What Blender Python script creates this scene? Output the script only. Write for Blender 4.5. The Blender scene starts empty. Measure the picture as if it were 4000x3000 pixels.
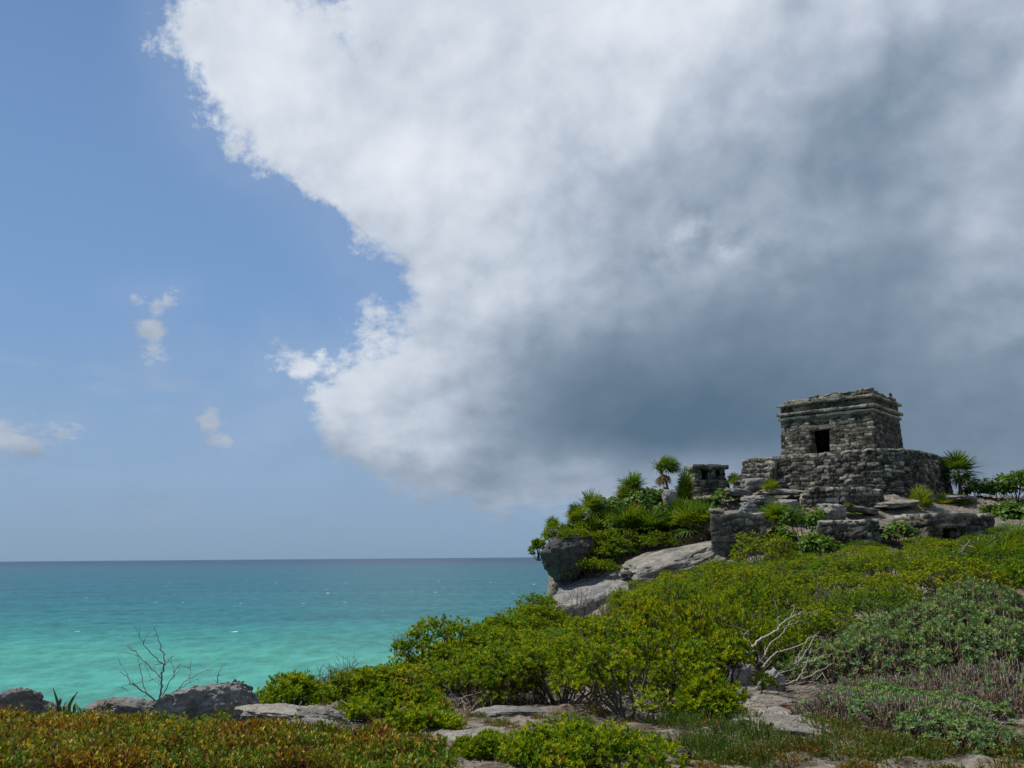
import bpy, bmesh, math, random
import numpy as np
from mathutils import Vector, Matrix

sc = bpy.context.scene
COL = sc.collection
R = math.radians

# ------------------------------------------------------------------ camera
F = 3464.0                     # focal length in photo pixels (4000 wide)
PITCH = R(11.06)
ROLL = R(0.46)
EYE = 10.0                     # eye height above the sea
camd = bpy.data.cameras.new('camera')
cam = bpy.data.objects.new('camera', camd)
COL.objects.link(cam)
camd.sensor_width = 36.0
camd.lens = F / 4000.0 * 36.0
camd.clip_start = 0.1
camd.clip_end = 90000.0
cam.location = (0, 0, EYE)
CM = Matrix.Rotation(math.pi / 2 + PITCH, 3, 'X') @ Matrix.Rotation(-ROLL, 3, 'Z')
cam.rotation_euler = CM.to_euler()
sc.camera = cam

def ray(px, py):
    return CM @ Vector(((px - 2000.0) / F, -(py - 1500.0) / F, -1.0))
def at(px, py, Y):
    """world point at distance Y ahead, seen in direction (px, py)"""
    d = ray(px, py)
    return Vector((d.x / d.y * Y, Y, EYE + d.z / d.y * Y))
def azel(px, py):
    d = ray(px, py).normalized()
    return math.atan2(d.x, d.y), math.asin(d.z)
def topix(x, y, z):
    v = CM.transposed() @ Vector((x, y, z - EYE))
    return 2000 + F * v.x / -v.z, 1500 - F * v.y / -v.z

# ------------------------------------------------------------------ sun
SUN_AZ = R(-74)                # clockwise from straight ahead (+Y)
SUN_EL = R(55)
sund = bpy.data.lights.new('sun', 'SUN')
sund.energy = 5.0
sund.angle = R(0.53)
sund.color = (1.0, 0.95, 0.86)
sun = bpy.data.objects.new('sun', sund)
COL.objects.link(sun)
sv = Vector((math.sin(SUN_AZ) * math.cos(SUN_EL), math.cos(SUN_AZ) * math.cos(SUN_EL), math.sin(SUN_EL)))
sun.rotation_euler = sv.to_track_quat('Z', 'Y').to_euler()
sun.location = (-20, 10, 60)

sc.view_settings.view_transform = 'Standard'
sc.view_settings.look = 'None'
sc.view_settings.exposure = 0.0
sc.view_settings.gamma = 1.0
sc.cycles.max_bounces = 6
sc.cycles.transparent_max_bounces = 4
sc.cycles.use_denoising = True
sc.cycles.sample_clamp_indirect = 6

def lin(c):
    c = c / 255.0
    return c / 12.92 if c <= 0.04045 else ((c + 0.055) / 1.055) ** 2.4
def srgb(r, g, b):
    return (lin(r), lin(g), lin(b), 1.0)

# ------------------------------------------------------------------ node helper
class NT:
    def __init__(s, tree):
        s.t = tree
        s.t.nodes.clear()
    def node(s, kind, **kw):
        n = s.t.nodes.new(kind)
        for k, v in kw.items():
            setattr(n, k, v)
        return n
    def put(s, sock, val):
        if isinstance(val, S):
            val = val.s
        if hasattr(val, 'is_output'):
            s.t.links.new(val, sock)
        else:
            if hasattr(sock.default_value, '__len__'):
                if not hasattr(val, '__len__'):
                    val = (val,) * len(sock.default_value)
                n = len(sock.default_value)
                val = tuple(val)[:n] + (1.0,) * (n - len(val))
            sock.default_value = val
    def math(s, op, a, b=None, c=None, clamp=False):
        n = s.node('ShaderNodeMath', operation=op, use_clamp=clamp)
        for i, v in enumerate((a, b, c)):
            if v is not None:
                s.put(n.inputs[i], v)
        return S(s, n.outputs[0])
    def noise(s, vec, scale, detail=6, rough=0.55, dist=0.0, color=False):
        n = s.node('ShaderNodeTexNoise')
        if vec is not None:
            s.put(n.inputs['Vector'], vec)
        s.put(n.inputs['Scale'], scale); s.put(n.inputs['Detail'], detail)
        s.put(n.inputs['Roughness'], rough); s.put(n.inputs['Distortion'], dist)
        return S(s, n.outputs['Color' if color else 'Fac'])
    def voronoi(s, vec, scale, feature='F1', out='Distance'):
        n = s.node('ShaderNodeTexVoronoi', feature=feature)
        if vec is not None:
            s.put(n.inputs['Vector'], vec)
        s.put(n.inputs['Scale'], scale)
        return S(s, n.outputs[out])
    def ramp(s, fac, stops, interp='LINEAR'):
        n = s.node('ShaderNodeValToRGB')
        cr = n.color_ramp
        cr.interpolation = interp
        while len(cr.elements) < len(stops):
            cr.elements.new(0.5)
        for e, (p, c) in zip(cr.elements, stops):
            e.position = p
            e.color = c if hasattr(c, '__len__') else (c, c, c, 1)
        s.put(n.inputs[0], fac)
        return S(s, n.outputs[0])
    def mix(s, fac, a, b, mode='MIX'):
        n = s.node('ShaderNodeMix', data_type='RGBA', blend_type=mode)
        s.put(n.inputs['Factor'], fac)
        s.put(n.inputs[6], a); s.put(n.inputs[7], b)
        return S(s, n.outputs[2])
    def smooth(s, x, a, b):
        n = s.node('ShaderNodeMapRange', interpolation_type='SMOOTHSTEP')
        s.put(n.inputs[0], x); s.put(n.inputs[1], a); s.put(n.inputs[2], b)
        n.inputs[3].default_value = 0; n.inputs[4].default_value = 1
        return S(s, n.outputs[0])
    def vmath(s, op, a, b=None):
        n = s.node('ShaderNodeVectorMath', operation=op)
        s.put(n.inputs[0], a)
        if b is not None:
            s.put(n.inputs[1], b)
        return S(s, n.outputs[0])
    def sep(s, v):
        n = s.node('ShaderNodeSeparateXYZ'); s.put(n.inputs[0], v)
        return [S(s, o) for o in n.outputs]
    def comb(s, x, y, z):
        n = s.node('ShaderNodeCombineXYZ')
        for i, v in enumerate((x, y, z)):
            s.put(n.inputs[i], v)
        return S(s, n.outputs[0])
    def bump(s, h, strength=0.5, dist=0.05):
        n = s.node('ShaderNodeBump')
        s.put(n.inputs['Strength'], strength); s.put(n.inputs['Distance'], dist)
        s.put(n.inputs['Height'], h)
        return S(s, n.outputs[0])
    def coord(s, what='Object'):
        n = s.node('ShaderNodeTexCoord')
        return S(s, n.outputs[what])
    def pos(s):
        n = s.node('ShaderNodeNewGeometry')
        return S(s, n.outputs['Position'])
    def attr(s, name='Col'):
        n = s.node('ShaderNodeAttribute', attribute_name=name)
        return S(s, n.outputs['Color'])
class S:
    def __init__(s, nt, sock):
        s.n = nt; s.s = sock
    def __add__(s, o): return s.n.math('ADD', s, o)
    def __radd__(s, o): return s.n.math('ADD', o, s)
    def __sub__(s, o): return s.n.math('SUBTRACT', s, o)
    def __rsub__(s, o): return s.n.math('SUBTRACT', o, s)
    def __mul__(s, o): return s.n.math('MULTIPLY', s, o)
    def __rmul__(s, o): return s.n.math('MULTIPLY', o, s)
    def __truediv__(s, o): return s.n.math('DIVIDE', s, o)
    def __pow__(s, o): return s.n.math('POWER', s, o)
    def max(s, o): return s.n.math('MAXIMUM', s, o)
    def min(s, o): return s.n.math('MINIMUM', s, o)
    def clamp(s): return s.n.math('ADD', s, 0.0, clamp=True)

# ------------------------------------------------------------------ sky with cumulus
def build_world():
    w = bpy.data.worlds.new('World')
    sc.world = w
    w.use_nodes = True
    nt = NT(w.node_tree)
    d = nt.coord('Generated')
    x, y, z = nt.sep(d)
    # wind-torn edges: warp the direction by turbulence at two scales
    w1 = nt.vmath('SUBTRACT', nt.noise(d, 5.0, 4, 0.55, color=True), (0.5, 0.5, 0.5))
    w2 = nt.vmath('SUBTRACT', nt.noise(d, 17.0, 6, 0.6, color=True), (0.5, 0.5, 0.5))
    wx1, _, wz1 = nt.sep(w1)
    wx2, _, wz2 = nt.sep(w2)
    az0 = nt.math('ARCTAN2', x, y)
    el0 = nt.math('ARCSINE', z)
    low = nt.smooth(el0, 0.06, 0.26)               # flatter clouds near the horizon
    az = az0 + wx1 * 0.09 + wx2 * 0.035 * (low * 0.8 + 0.2)
    el = el0 + (wz1 * 0.07 + wz2 * 0.035) * (low * 0.8 + 0.2)
    cols = [i * 250 for i in range(17)]
    rows = [0, 150, 300, 450, 600, 750, 900, 1050, 1200, 1350, 1500, 1650, 1735, 1790, 1860, 1950, 2030, 2120]
    C = [
     [0,0,0,.50,.95,.70,.58,.95,1,1,1,1,1,1,1,1,1],
     [0,0,0,.50,1,.95,.85,1,1,1,1,1,1,1,1,1,1],
     [0,0,0,.42,.95,1,.70,.95,1,1,1,1,1,1,1,1,1],
     [0,0,0,.40,.72,1,1,1,1,1,1,1,1,1,1,1,1],
     [0,0,0,.18,.72,.95,1,1,1,1,1,1,1,1,1,1,1],
     [0,0,0,.0,.30,.72,1,1,1,1,1,1,1,1,1,1,1],
     [0,0,0,0,.0,.30,.78,1,1,1,1,1,1,1,1,1,1],
     [0,0,0,0,0,.05,.58,.85,1,1,1,1,1,1,1,1,1],
     [0,0,0,0,0,0,.25,.80,1,1,1,1,1,1,1,1,1],
     [0,0,0,0,0,.12,.50,.95,1,1,1,1,1,1,1,1,1],
     [0,0,0,0,0,.46,.85,1,1,1,1,1,1,1,1,1,1],
     [0,0,0,0,.25,.80,.98,1,1,1,1,1,1,1,1,1,1],
     [0,0,0,0,.2,.74,.93,.99,1,1,1,1,1,1,1,1,1],
     [0,0,0,0,.1,.50,.76,.92,.97,1,1,1,1,1,1,1,1],
     [0,0,0,0,.1,.30,.66,.9,.95,.95,1,1,1,1,1,1,1],
     [.05,.05,.1,.15,.15,.34,.52,.72,.8,.8,.8,.8,.8,.8,.8,.8,.8],
     [0,0,.05,.1,.1,.15,.34,.46,.5,.5,.5,.5,.5,.5,.5,.5,.5],
     [0]*17]
    B = [
     [.8,.8,.8,.85,.95,.85,.80,.90,.97,.95,.94,.92,.90,.88,.80,.68,.70],
     [.8,.8,.8,.90,.99,.99,.96,.90,.93,.92,.93,.93,.90,.80,.58,.52,.70],
     [.8,.8,.8,.90,.97,.94,.88,.90,.90,.90,.90,.88,.74,.60,.50,.50,.64],
     [.8,.8,.8,.88,.93,.97,.90,.88,.86,.88,.87,.74,.58,.55,.51,.52,.58],
     [.8,.8,.8,.86,.90,.93,.95,.93,.88,.84,.70,.58,.54,.54,.53,.55,.60],
     [.8,.8,.8,.8,.86,.88,.90,.88,.85,.68,.58,.55,.53,.52,.52,.55,.62],
     [.8,.8,.8,.8,.8,.84,.86,.84,.82,.62,.54,.52,.50,.50,.50,.54,.63],
     [.8,.8,.8,.8,.8,.8,.80,.88,.80,.70,.56,.52,.48,.47,.47,.49,.57],
     [.7,.7,.7,.7,.7,.7,.74,.76,.70,.58,.46,.43,.41,.41,.42,.45,.52],
     [.7,.7,.7,.7,.7,.74,.80,.75,.56,.40,.34,.31,.32,.34,.38,.42,.48],
     [.7,.7,.7,.7,.7,.78,.79,.71,.48,.28,.21,.19,.22,.26,.31,.36,.42],
     [.7,.7,.7,.7,.7,.78,.76,.68,.45,.24,.15,.13,.18,.24,.29,.33,.38],
     [.6,.6,.6,.6,.6,.64,.62,.58,.40,.25,.16,.15,.20,.25,.29,.32,.36],
     [.5,.5,.5,.5,.5,.5,.50,.60,.54,.50,.50,.46,.36,.33,.34,.36,.38],
     [.5,.5,.5,.5,.5,.5,.50,.54,.46,.54,.60,.55,.44,.38,.38,.40,.42],
     [.5,.5,.5,.5,.5,.5,.50,.56,.60,.58,.54,.50,.46,.44,.44,.44,.46],
     [.52]*17, [.5]*17]
    C = np.array(C); B = np.array(B)
    B[3:9, 8:13] += .05; B[9:14, 4:8] += .08; B[1:10, 15:] += .06; B[0:4, 7:12] += .04; B[:, 3:8] += .03
    def grid(G, px, py):
        px = min(max(px, 0), 4000); py = min(max(py, 0), 2120)
        j = min(int(px // 250), 15); fx = px / 250 - j
        i = max(k for k in range(len(rows)) if rows[k] <= py)
        i = min(i, len(rows) - 2)
        fy = (py - rows[i]) / (rows[i + 1] - rows[i])
        return ((G[i, j] * (1 - fx) + G[i, j + 1] * fx) * (1 - fy) + (G[i + 1, j] * (1 - fx) + G[i + 1, j + 1] * fx) * fy)
    A0, A1 = R(-34), R(34)
    E0, E1, NE = R(-1.0), R(37), 30
    de = (E1 - E0) / (NE - 1)
    fac = (az - A0) * (1.0 / (A1 - A0))
    t_all = ((el - E0) * (1.0 / (E1 - E0))).clamp() ** 0.62 * (NE - 1.0)
    acc = None
    for k in range(NE):
        e = E0 + (E1 - E0) * (k / (NE - 1.0)) ** (1 / 0.62)
        stops = []
        for q in range(30):
            a = A0 + (A1 - A0) * q / 29.0
            dd = CM.transposed() @ Vector((math.sin(a) * math.cos(e), math.cos(a) * math.cos(e), math.sin(e)))
            px = 2000 + F * dd.x / -dd.z; py = 1500 - F * dd.y / -dd.z
            stops.append((q / 29.0, (float(grid(C, px + 95, py)), float(grid(B, px, py)), 0, 1)))
        rc = nt.ramp(fac, stops, 'B_SPLINE')
        t = nt.math('ABSOLUTE', t_all - float(k))
        a2 = (2.0 - t).max(0.0) ** 3.0
        a1 = (1.0 - t).max(0.0) ** 3.0
        wgt = (a2 - a1 * 4.0) * (1 / 6.0)
        sc_ = nt.node('ShaderNodeVectorMath', operation='SCALE')
        nt.put(sc_.inputs[0], rc); nt.put(sc_.inputs['Scale'], wgt)
        v = S(nt, sc_.outputs[0])
        acc = v if acc is None else nt.vmath('ADD', acc, v)
    cov, bri, _ = nt.sep(acc)
    # small scattered puffs
    puffs = [(575, 1170, 95, 55, .56), (560, 1290, 80, 60, .50), (670, 1380, 170, 55, .42), (1135, 1330, 75, 80, .58), (1165, 1430, 140, 100, .58),
             (845, 1650, 65, 80, .70), (870, 1735, 80, 50, .68), (1150, 1790, 120, 60, .56), (30, 1680, 110, 90, .56), (150, 1650, 110, 55, .48),
             (590, 1960, 150, 55, .38), (260, 2000, 100, 40, .32), (790, 1340, 50, 40, .38), (1010, 1470, 90, 60, .36), (1380, 1960, 200, 40, .40)]
    for (px, py, rx, ry, s_) in puffs:
        a, e = azel(px, py)
        u = (az - a) * (F / (rx * 1.3)); v = (el - e) * (F / (ry * 1.3))
        g = nt.math('EXPONENT', (u * u + v * v) * -0.6)
        cov = cov.max(g * s_ * 1.18)
    ds = nt.comb(x, y, nt.math('LOGARITHM', z.max(0.0) + 0.22, 2.718282) * 0.72)
    n0 = nt.noise(d, 4.6, 3, 0.5)
    n1 = nt.noise(ds, 11.0, 9, 0.60)
    n2 = nt.noise(ds, 34.0, 8, 0.68)
    wv = nt.vmath('ADD', d, nt.vmath('MULTIPLY', w2, (0.05, 0.05, 0.05)))
    vb = nt.node('ShaderNodeTexVoronoi', feature='F1')
    nt.put(vb.inputs['Vector'], wv); vb.inputs['Scale'].default_value = 13.0;
    vb.inputs['Detail'].default_value = 1.5; vb.inputs['Roughness'].default_value = 0.5
    puff = 0.5 - S(nt, vb.outputs['Distance'])          # rounded cauliflower heads
    edge = (n0 - 0.5) * 1.1 + (n1 - 0.5) * 1.25 + (n2 - 0.5) * 0.95 + puff * 0.22
    inner = nt.smooth(cov, 0.98, 0.62) * 0.97 + 0.03
    outer = nt.smooth(cov, 0.02, 0.30)
    alpha = nt.smooth(cov + edge * inner * outer, 0.41, 0.74)
    # thin veils and torn scraps low over the sea
    vn = nt.noise(nt.comb(x, y, z * 3.4), 7.0, 8, 0.62)
    veil = nt.smooth(vn, 0.47, 0.74) * nt.smooth(el0, 0.30, 0.10) * nt.smooth(el0, 0.0, 0.05) * 0.34
    alpha = alpha.max(veil).max(nt.smooth(cov, 0.0, 0.6) * 0.12) * 0.98
    # lumps: brightness relief, as if lit from high on the left
    zl = nt.math('LOGARITHM', z.max(0.0) + 0.4, 2.718282) * 0.9
    dm = nt.comb(x * 0.82 + zl * 0.57, y + x * 0.15, zl * 0.82 - x * 0.57)
    dv = nt.vmath('ADD', dm, (-0.001, 0.0, 0.023))
    b1 = nt.noise(dm, 7.5, 7, 0.5)
    b2 = nt.noise(dv, 7.5, 7, 0.5)
    c1 = nt.noise(dm, 3.6, 4, 0.45)
    relief = (b1 - b2) * 0.95 + (b1 - 0.5) * 0.26 + (c1 - 0.5) * 0.16 + puff * 0.20 + (n1 - 0.5) * 0.24
    amp = nt.smooth(bri, 0.20, 0.75) * 0.75 + 0.25
    br = (bri + relief * amp * 0.75 + 0.01).max(0.0)
    # one bright scrap in front of the grey
    pa, pe = azel(2740, 985)
    pu = (az - pa) * (F / 170.0); pv = (el - pe) * (F / 75.0)
    br = (br + nt.math('EXPONENT', (pu * pu + pv * pv) * -0.7) * nt.smooth(n1, 0.35, 0.62) * 0.34) * 0.78
    cc = nt.ramp(br, [(0.0, srgb(76, 100, 120)), (.14, srgb(90, 113, 134)), (.328, srgb(129, 146, 166)), (.484, srgb(167, 180, 197)),
                      (.63, srgb(200, 209, 222)), (.75, srgb(219, 226, 236)), (1.0, srgb(245, 247, 251))])
    sky = nt.node('ShaderNodeTexSky', sky_type='NISHITA')
    sky.sun_disc = False
    sky.sun_elevation = SUN_EL
    sky.sun_rotation = SUN_AZ
    sky.altitude = 0; sky.air_density = 1.0; sky.dust_density = 0.6; sky.ozone_density = 1.5
    skc = S(nt, sky.outputs[0])
    # sea haze low over the horizon takes the glare off the clear sky
    hz = nt.ramp((el0 * (1 / R(36))).clamp(), [(0.0, srgb(132, 160, 189)), (.14, srgb(142, 172, 206)), (.42, srgb(124, 161, 208)), (1.0, srgb(102, 138, 190))])
    bgA = nt.node('ShaderNodeBackground'); nt.put(bgA.inputs[0], skc); bgA.inputs[1].default_value = 0.06
    bgH = nt.node('ShaderNodeBackground'); nt.put(bgH.inputs[0], hz); bgH.inputs[1].default_value = 1.0
    mh = nt.node('ShaderNodeMixShader'); mh.inputs[0].default_value = 0.9
    nt.t.links.new(bgA.outputs[0], mh.inputs[1]); nt.t.links.new(bgH.outputs[0], mh.inputs[2])
    bgB = nt.node('ShaderNodeBackground'); nt.put(bgB.inputs[0], cc); bgB.inputs[1].default_value = 1.0
    mx = nt.node('ShaderNodeMixShader')
    nt.put(mx.inputs[0], alpha)
    nt.t.links.new(mh.outputs[0], mx.inputs[1]); nt.t.links.new(bgB.outputs[0], mx.inputs[2])
    out = nt.node('ShaderNodeOutputWorld')
    nt.t.links.new(mx.outputs[0], out.inputs[0])
build_world()

# ------------------------------------------------------------------ numpy noise
_rs = np.random.RandomState(7)
_perm = np.concatenate([_rs.permutation(256)] * 3)
_grad = _rs.normal(size=(256, 3)); _grad /= np.linalg.norm(_grad, axis=1)[:, None]
def perlin(p):
    p = np.asarray(p, float)
    i = np.floor(p).astype(int); f = p - i
    w = f * f * f * (f * (f * 6 - 15) + 10)
    i &= 255
    def g(dx, dy, dz):
        h = _perm[_perm[_perm[i[:, 0] + dx] + i[:, 1] + dy] + i[:, 2] + dz]
        return (_grad[h] * (f - (dx, dy, dz))).sum(1)
    def lp(a, b, t): return a + (b - a) * t
    x0 = lp(lp(g(0,0,0), g(1,0,0), w[:,0]), lp(g(0,1,0), g(1,1,0), w[:,0]), w[:,1])
    x1 = lp(lp(g(0,0,1), g(1,0,1), w[:,0]), lp(g(0,1,1), g(1,1,1), w[:,0]), w[:,1])
    return lp(x0, x1, w[:,2]) * 1.4
def fbm(p, octaves=5, gain=0.5, lac=2.03, ridged=False):
    p = np.asarray(p, float)
    a, s = 1.0, np.zeros(len(p))
    for _ in range(octaves):
        n = perlin(p)
        s += a * ((0.6 - np.abs(n) * 1.6) if ridged else n)
        p = p * lac + 17.3
        a *= gain
    return s
def sstep(x, a, b):
    t = np.clip((x - a) / (b - a), 0, 1)
    return t * t * (3 - 2 * t)

# ------------------------------------------------------------------ mesh + object helpers
def mesh(name, verts, faces, mats, cols=None, smooth=False, midx=None):
    """verts Nx3; faces: MxK array or list of lists; cols: per-vertex RGB"""
    me = bpy.data.meshes.new(name)
    verts = np.asarray(verts, np.float32)
    if isinstance(faces, np.ndarray):
        M, K = faces.shape
        me.vertices.add(len(verts)); me.vertices.foreach_set('co', verts.ravel())
        me.loops.add(M * K); me.loops.foreach_set('vertex_index', faces.astype(np.int32).ravel())
        me.polygons.add(M)
        me.polygons.foreach_set('loop_start', np.arange(0, M * K, K, dtype=np.int32))
        me.polygons.foreach_set('loop_total', np.full(M, K, np.int32))
        me.update(calc_edges=True)
    else:
        me.from_pydata([tuple(v) for v in verts], [], [list(f) for f in faces])
        me.update()
    me.validate()
    for m in (mats if isinstance(mats, (list, tuple)) else [mats]):
        me.materials.append(m)
    if cols is not None:
        ca = me.color_attributes.new('Col', 'FLOAT_COLOR', 'POINT')
        c = np.ones((len(verts), 4), np.float32); c[:, :3] = cols
        ca.data.foreach_set('color', c.ravel())
    if midx is not None:
        me.polygons.foreach_set('material_index', np.asarray(midx, np.int32))
    if smooth:
        me.polygons.foreach_set('use_smooth', np.ones(len(me.polygons), bool))
    return me
def link(name, me, parent=None, loc=None):
    o = bpy.data.objects.new(name, me)
    COL.objects.link(o)
    if parent is not None:
        o.parent = parent
    if loc is not None:
        o.location = loc
    return o
def tag(o, label, cat, group=None, kind=None):
    if label: o['label'] = label
    if cat: o['category'] = cat
    if group: o['group'] = group
    if kind: o['kind'] = kind
    return o
def thing(name, label, cat, loc=(0, 0, 0), rz=0.0, group=None, scale=None):
    o = bpy.data.objects.new(name, None)
    COL.objects.link(o)
    o.empty_display_size = 0.2
    o.location = loc; o.rotation_euler = (0, 0, rz)
    if scale is not None:
        o.scale = scale
    return tag(o, label, cat, group)
class Geo:
    """collects quad patches with per-vertex colours"""
    def __init__(s):
        s.v, s.f, s.c, s.n = [], [], [], 0
    def add(s, v, f, c=None):
        v = np.asarray(v, float); f = np.asarray(f, int)
        if f.shape[1] == 3:
            f = np.column_stack([f, f[:, 2]])
        s.v.append(v); s.f.append(f + s.n)
        if c is None: c = np.full((len(v), 3), 0.5)
        c = np.asarray(c, float)
        if c.ndim == 1: c = np.tile(c, (len(v), 1))
        s.c.append(c); s.n += len(v)
    def mesh(s, name, mats, smooth=False):
        v = np.concatenate(s.v); f = np.concatenate(s.f); c = np.concatenate(s.c)
        tri = f[:, 2] == f[:, 3]
        if tri.any():
            faces = [list(q[:3]) if t else list(q) for q, t in zip(f, tri)]
            return mesh(name, v, faces, mats, c, smooth)
        return mesh(name, v, f, mats, c, smooth)
def norm(v):
    return v / np.maximum(np.linalg.norm(v, axis=-1, keepdims=True), 1e-9)

def leaves(g, P, D, N, L, W, C, fold=0.15, droop=0.0, wide=0.5):
    """one lance-shaped quad per leaf"""
    n = len(P)
    D = norm(D); Sd = norm(np.cross(D, N)); Nn = np.cross(Sd, D)
    L = np.broadcast_to(L, (n,))[:, None]; W = np.broadcast_to(W, (n,))[:, None]
    m = P + D * L * wide + Nn * W * fold
    a = m - Sd * W * 0.5; b = m + Sd * W * 0.5
    t = P + D * L - np.array([0, 0, 1.0]) * L * droop
    v = np.stack([P, a, t, b], 1).reshape(-1, 3)
    f = np.arange(n * 4).reshape(n, 4)
    g.add(v, f, np.repeat(C, 4, 0))
def tube(g, pts, rad, col=(.5, .5, .5), sides=5):
    pts = np.asarray(pts, float); n = len(pts)
    rad = np.broadcast_to(np.asarray(rad, float), (n,))
    T = np.gradient(pts, axis=0); T = norm(T)
    ref = np.array([0, 0, 1.0]) if abs(T[0, 2]) < 0.9 else np.array([1.0, 0, 0])
    A = norm(np.cross(T, ref)); B = np.cross(T, A)
    an = np.arange(sides) / sides * 2 * math.pi
    v = (pts[:, None] + (A[:, None] * np.cos(an)[None, :, None] + B[:, None] * np.sin(an)[None, :, None]) * rad[:, None, None]).reshape(-1, 3)
    i = np.arange(n - 1)[:, None] * sides; j = np.arange(sides)[None]
    j2 = (j + 1) % sides
    f = np.stack([i + j, i + j2, i + sides + j2, i + sides + j], -1).reshape(-1, 4)
    g.add(v, f, np.asarray(col, float))
def wiggle(p0, p1, n, amp, rng, sag=0.0):
    t = np.linspace(0, 1, n)[:, None]
    p = np.asarray(p0) * (1 - t) + np.asarray(p1) * t
    off = rng.normal(size=(n, 3)) * amp; off[0] = 0; off[-1] = 0
    p = p + off
    p[:, 2] += (sag * np.sin(t * math.pi))[:, 0]
    return p

# ------------------------------------------------------------------ materials
def material(name, build):
    m = bpy.data.materials.new(name)
    m.use_nodes = True
    nt = NT(m.node_tree)
    out = nt.node('ShaderNodeOutputMaterial')
    s = build(nt)
    nt.t.links.new(s, out.inputs['Surface'])
    return m
def principled(nt, color, rough=0.8, normal=None, spec=0.3):
    p = nt.node('ShaderNodeBsdfPrincipled')
    nt.put(p.inputs['Base Color'], color); nt.put(p.inputs['Roughness'], rough)
    nt.put(p.inputs['Specular IOR Level'], spec)
    if normal is not None: nt.put(p.inputs['Normal'], normal)
    return p
def leaf_mat(name, trans=0.35, rough=0.5, spec=0.35, gain=1.0):
    def b(nt):
        c = nt.attr('Col')
        n = nt.noise(nt.pos(), 3.0, 3)
        k = nt.math('MULTIPLY_ADD', n, 0.5, 0.75)
        c2 = nt.vmath('MULTIPLY', c, nt.comb(k * gain, k * gain, k * gain))
        p = principled(nt, c2, rough, None, spec)
        t = nt.node('ShaderNodeBsdfTranslucent')
        nt.put(t.inputs[0], nt.vmath('MULTIPLY', c2, (1.35, 1.25, 0.5)))
        mx = nt.node('ShaderNodeMixShader'); mx.inputs[0].default_value = trans
        nt.t.links.new(p.outputs[0], mx.inputs[1]); nt.t.links.new(t.outputs[0], mx.inputs[2])
        return mx.outputs[0]
    return material(name, b)
M_LEAF = leaf_mat('shrub_leaf', 0.35, 0.6, 0.12)
M_SUCC = leaf_mat('succulent_leaf', 0.2, 0.5, 0.2)
M_GREY = leaf_mat('silvery_leaf', 0.2, 0.75, 0.2)
M_PALM = leaf_mat('palm_leaf', 0.35, 0.5, 0.25)
M_GRAPE = leaf_mat('grape_leaf', 0.35, 0.5, 0.2)
M_DRY = leaf_mat('dry_leaf', 0.15, 0.9, 0.1)
def _wood(nt):
    c = nt.attr('Col')
    n = nt.noise(nt.coord('Object'), 30.0, 5)
    k = nt.math('MULTIPLY_ADD', n, 1.0, 0.5)
    return principled(nt, nt.vmath('MULTIPLY', c, nt.comb(k, k, k)), 0.85, nt.bump(n, 0.4, 0.01)).outputs[0]
M_WOOD = material('bark', _wood)

def _masonry(nt):
    p = nt.coord('Object')
    tone = nt.attr('Col')
    t, _, _ = nt.sep(tone)
    base = nt.ramp(t, [(0.0, (.022, .020, .016, 1)), (.3, (.090, .082, .064, 1)), (.6, (.180, .165, .130, 1)), (1.0, (.38, .35, .285, 1))])
    n1 = nt.noise(p, 0.9, 7, 0.65)
    n2 = nt.noise(p, 7.0, 7, 0.7)
    n3 = nt.noise(p, 28.0, 5, 0.7)
    st = nt.smooth(n1, 0.46, 0.66)
    base = nt.mix(st * 0.8, base, (.016, .015, .013, 1))           # black weathering crust
    ol = nt.smooth(nt.noise(p, 2.3, 6, 0.6), 0.55, 0.75)
    base = nt.mix(ol * 0.35, base, (.085, .080, .040, 1))           # olive lichen
    pale = nt.smooth(n2, 0.55, 0.68)
    base = nt.mix(pale * 0.65, base, (.30, .285, .245, 1))
    k = nt.math('MULTIPLY_ADD', nt.smooth(n3, .3, .7), 1.0, 0.45)
    base = nt.vmath('MULTIPLY', base, nt.comb(k, k, k))
    h = n2 * 0.7 + n3 * 0.3
    return principled(nt, base, 0.95, nt.bump(h, 0.8, 0.06), 0.15).outputs[0]
M_STONE = material('weathered_masonry', _masonry)
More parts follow.
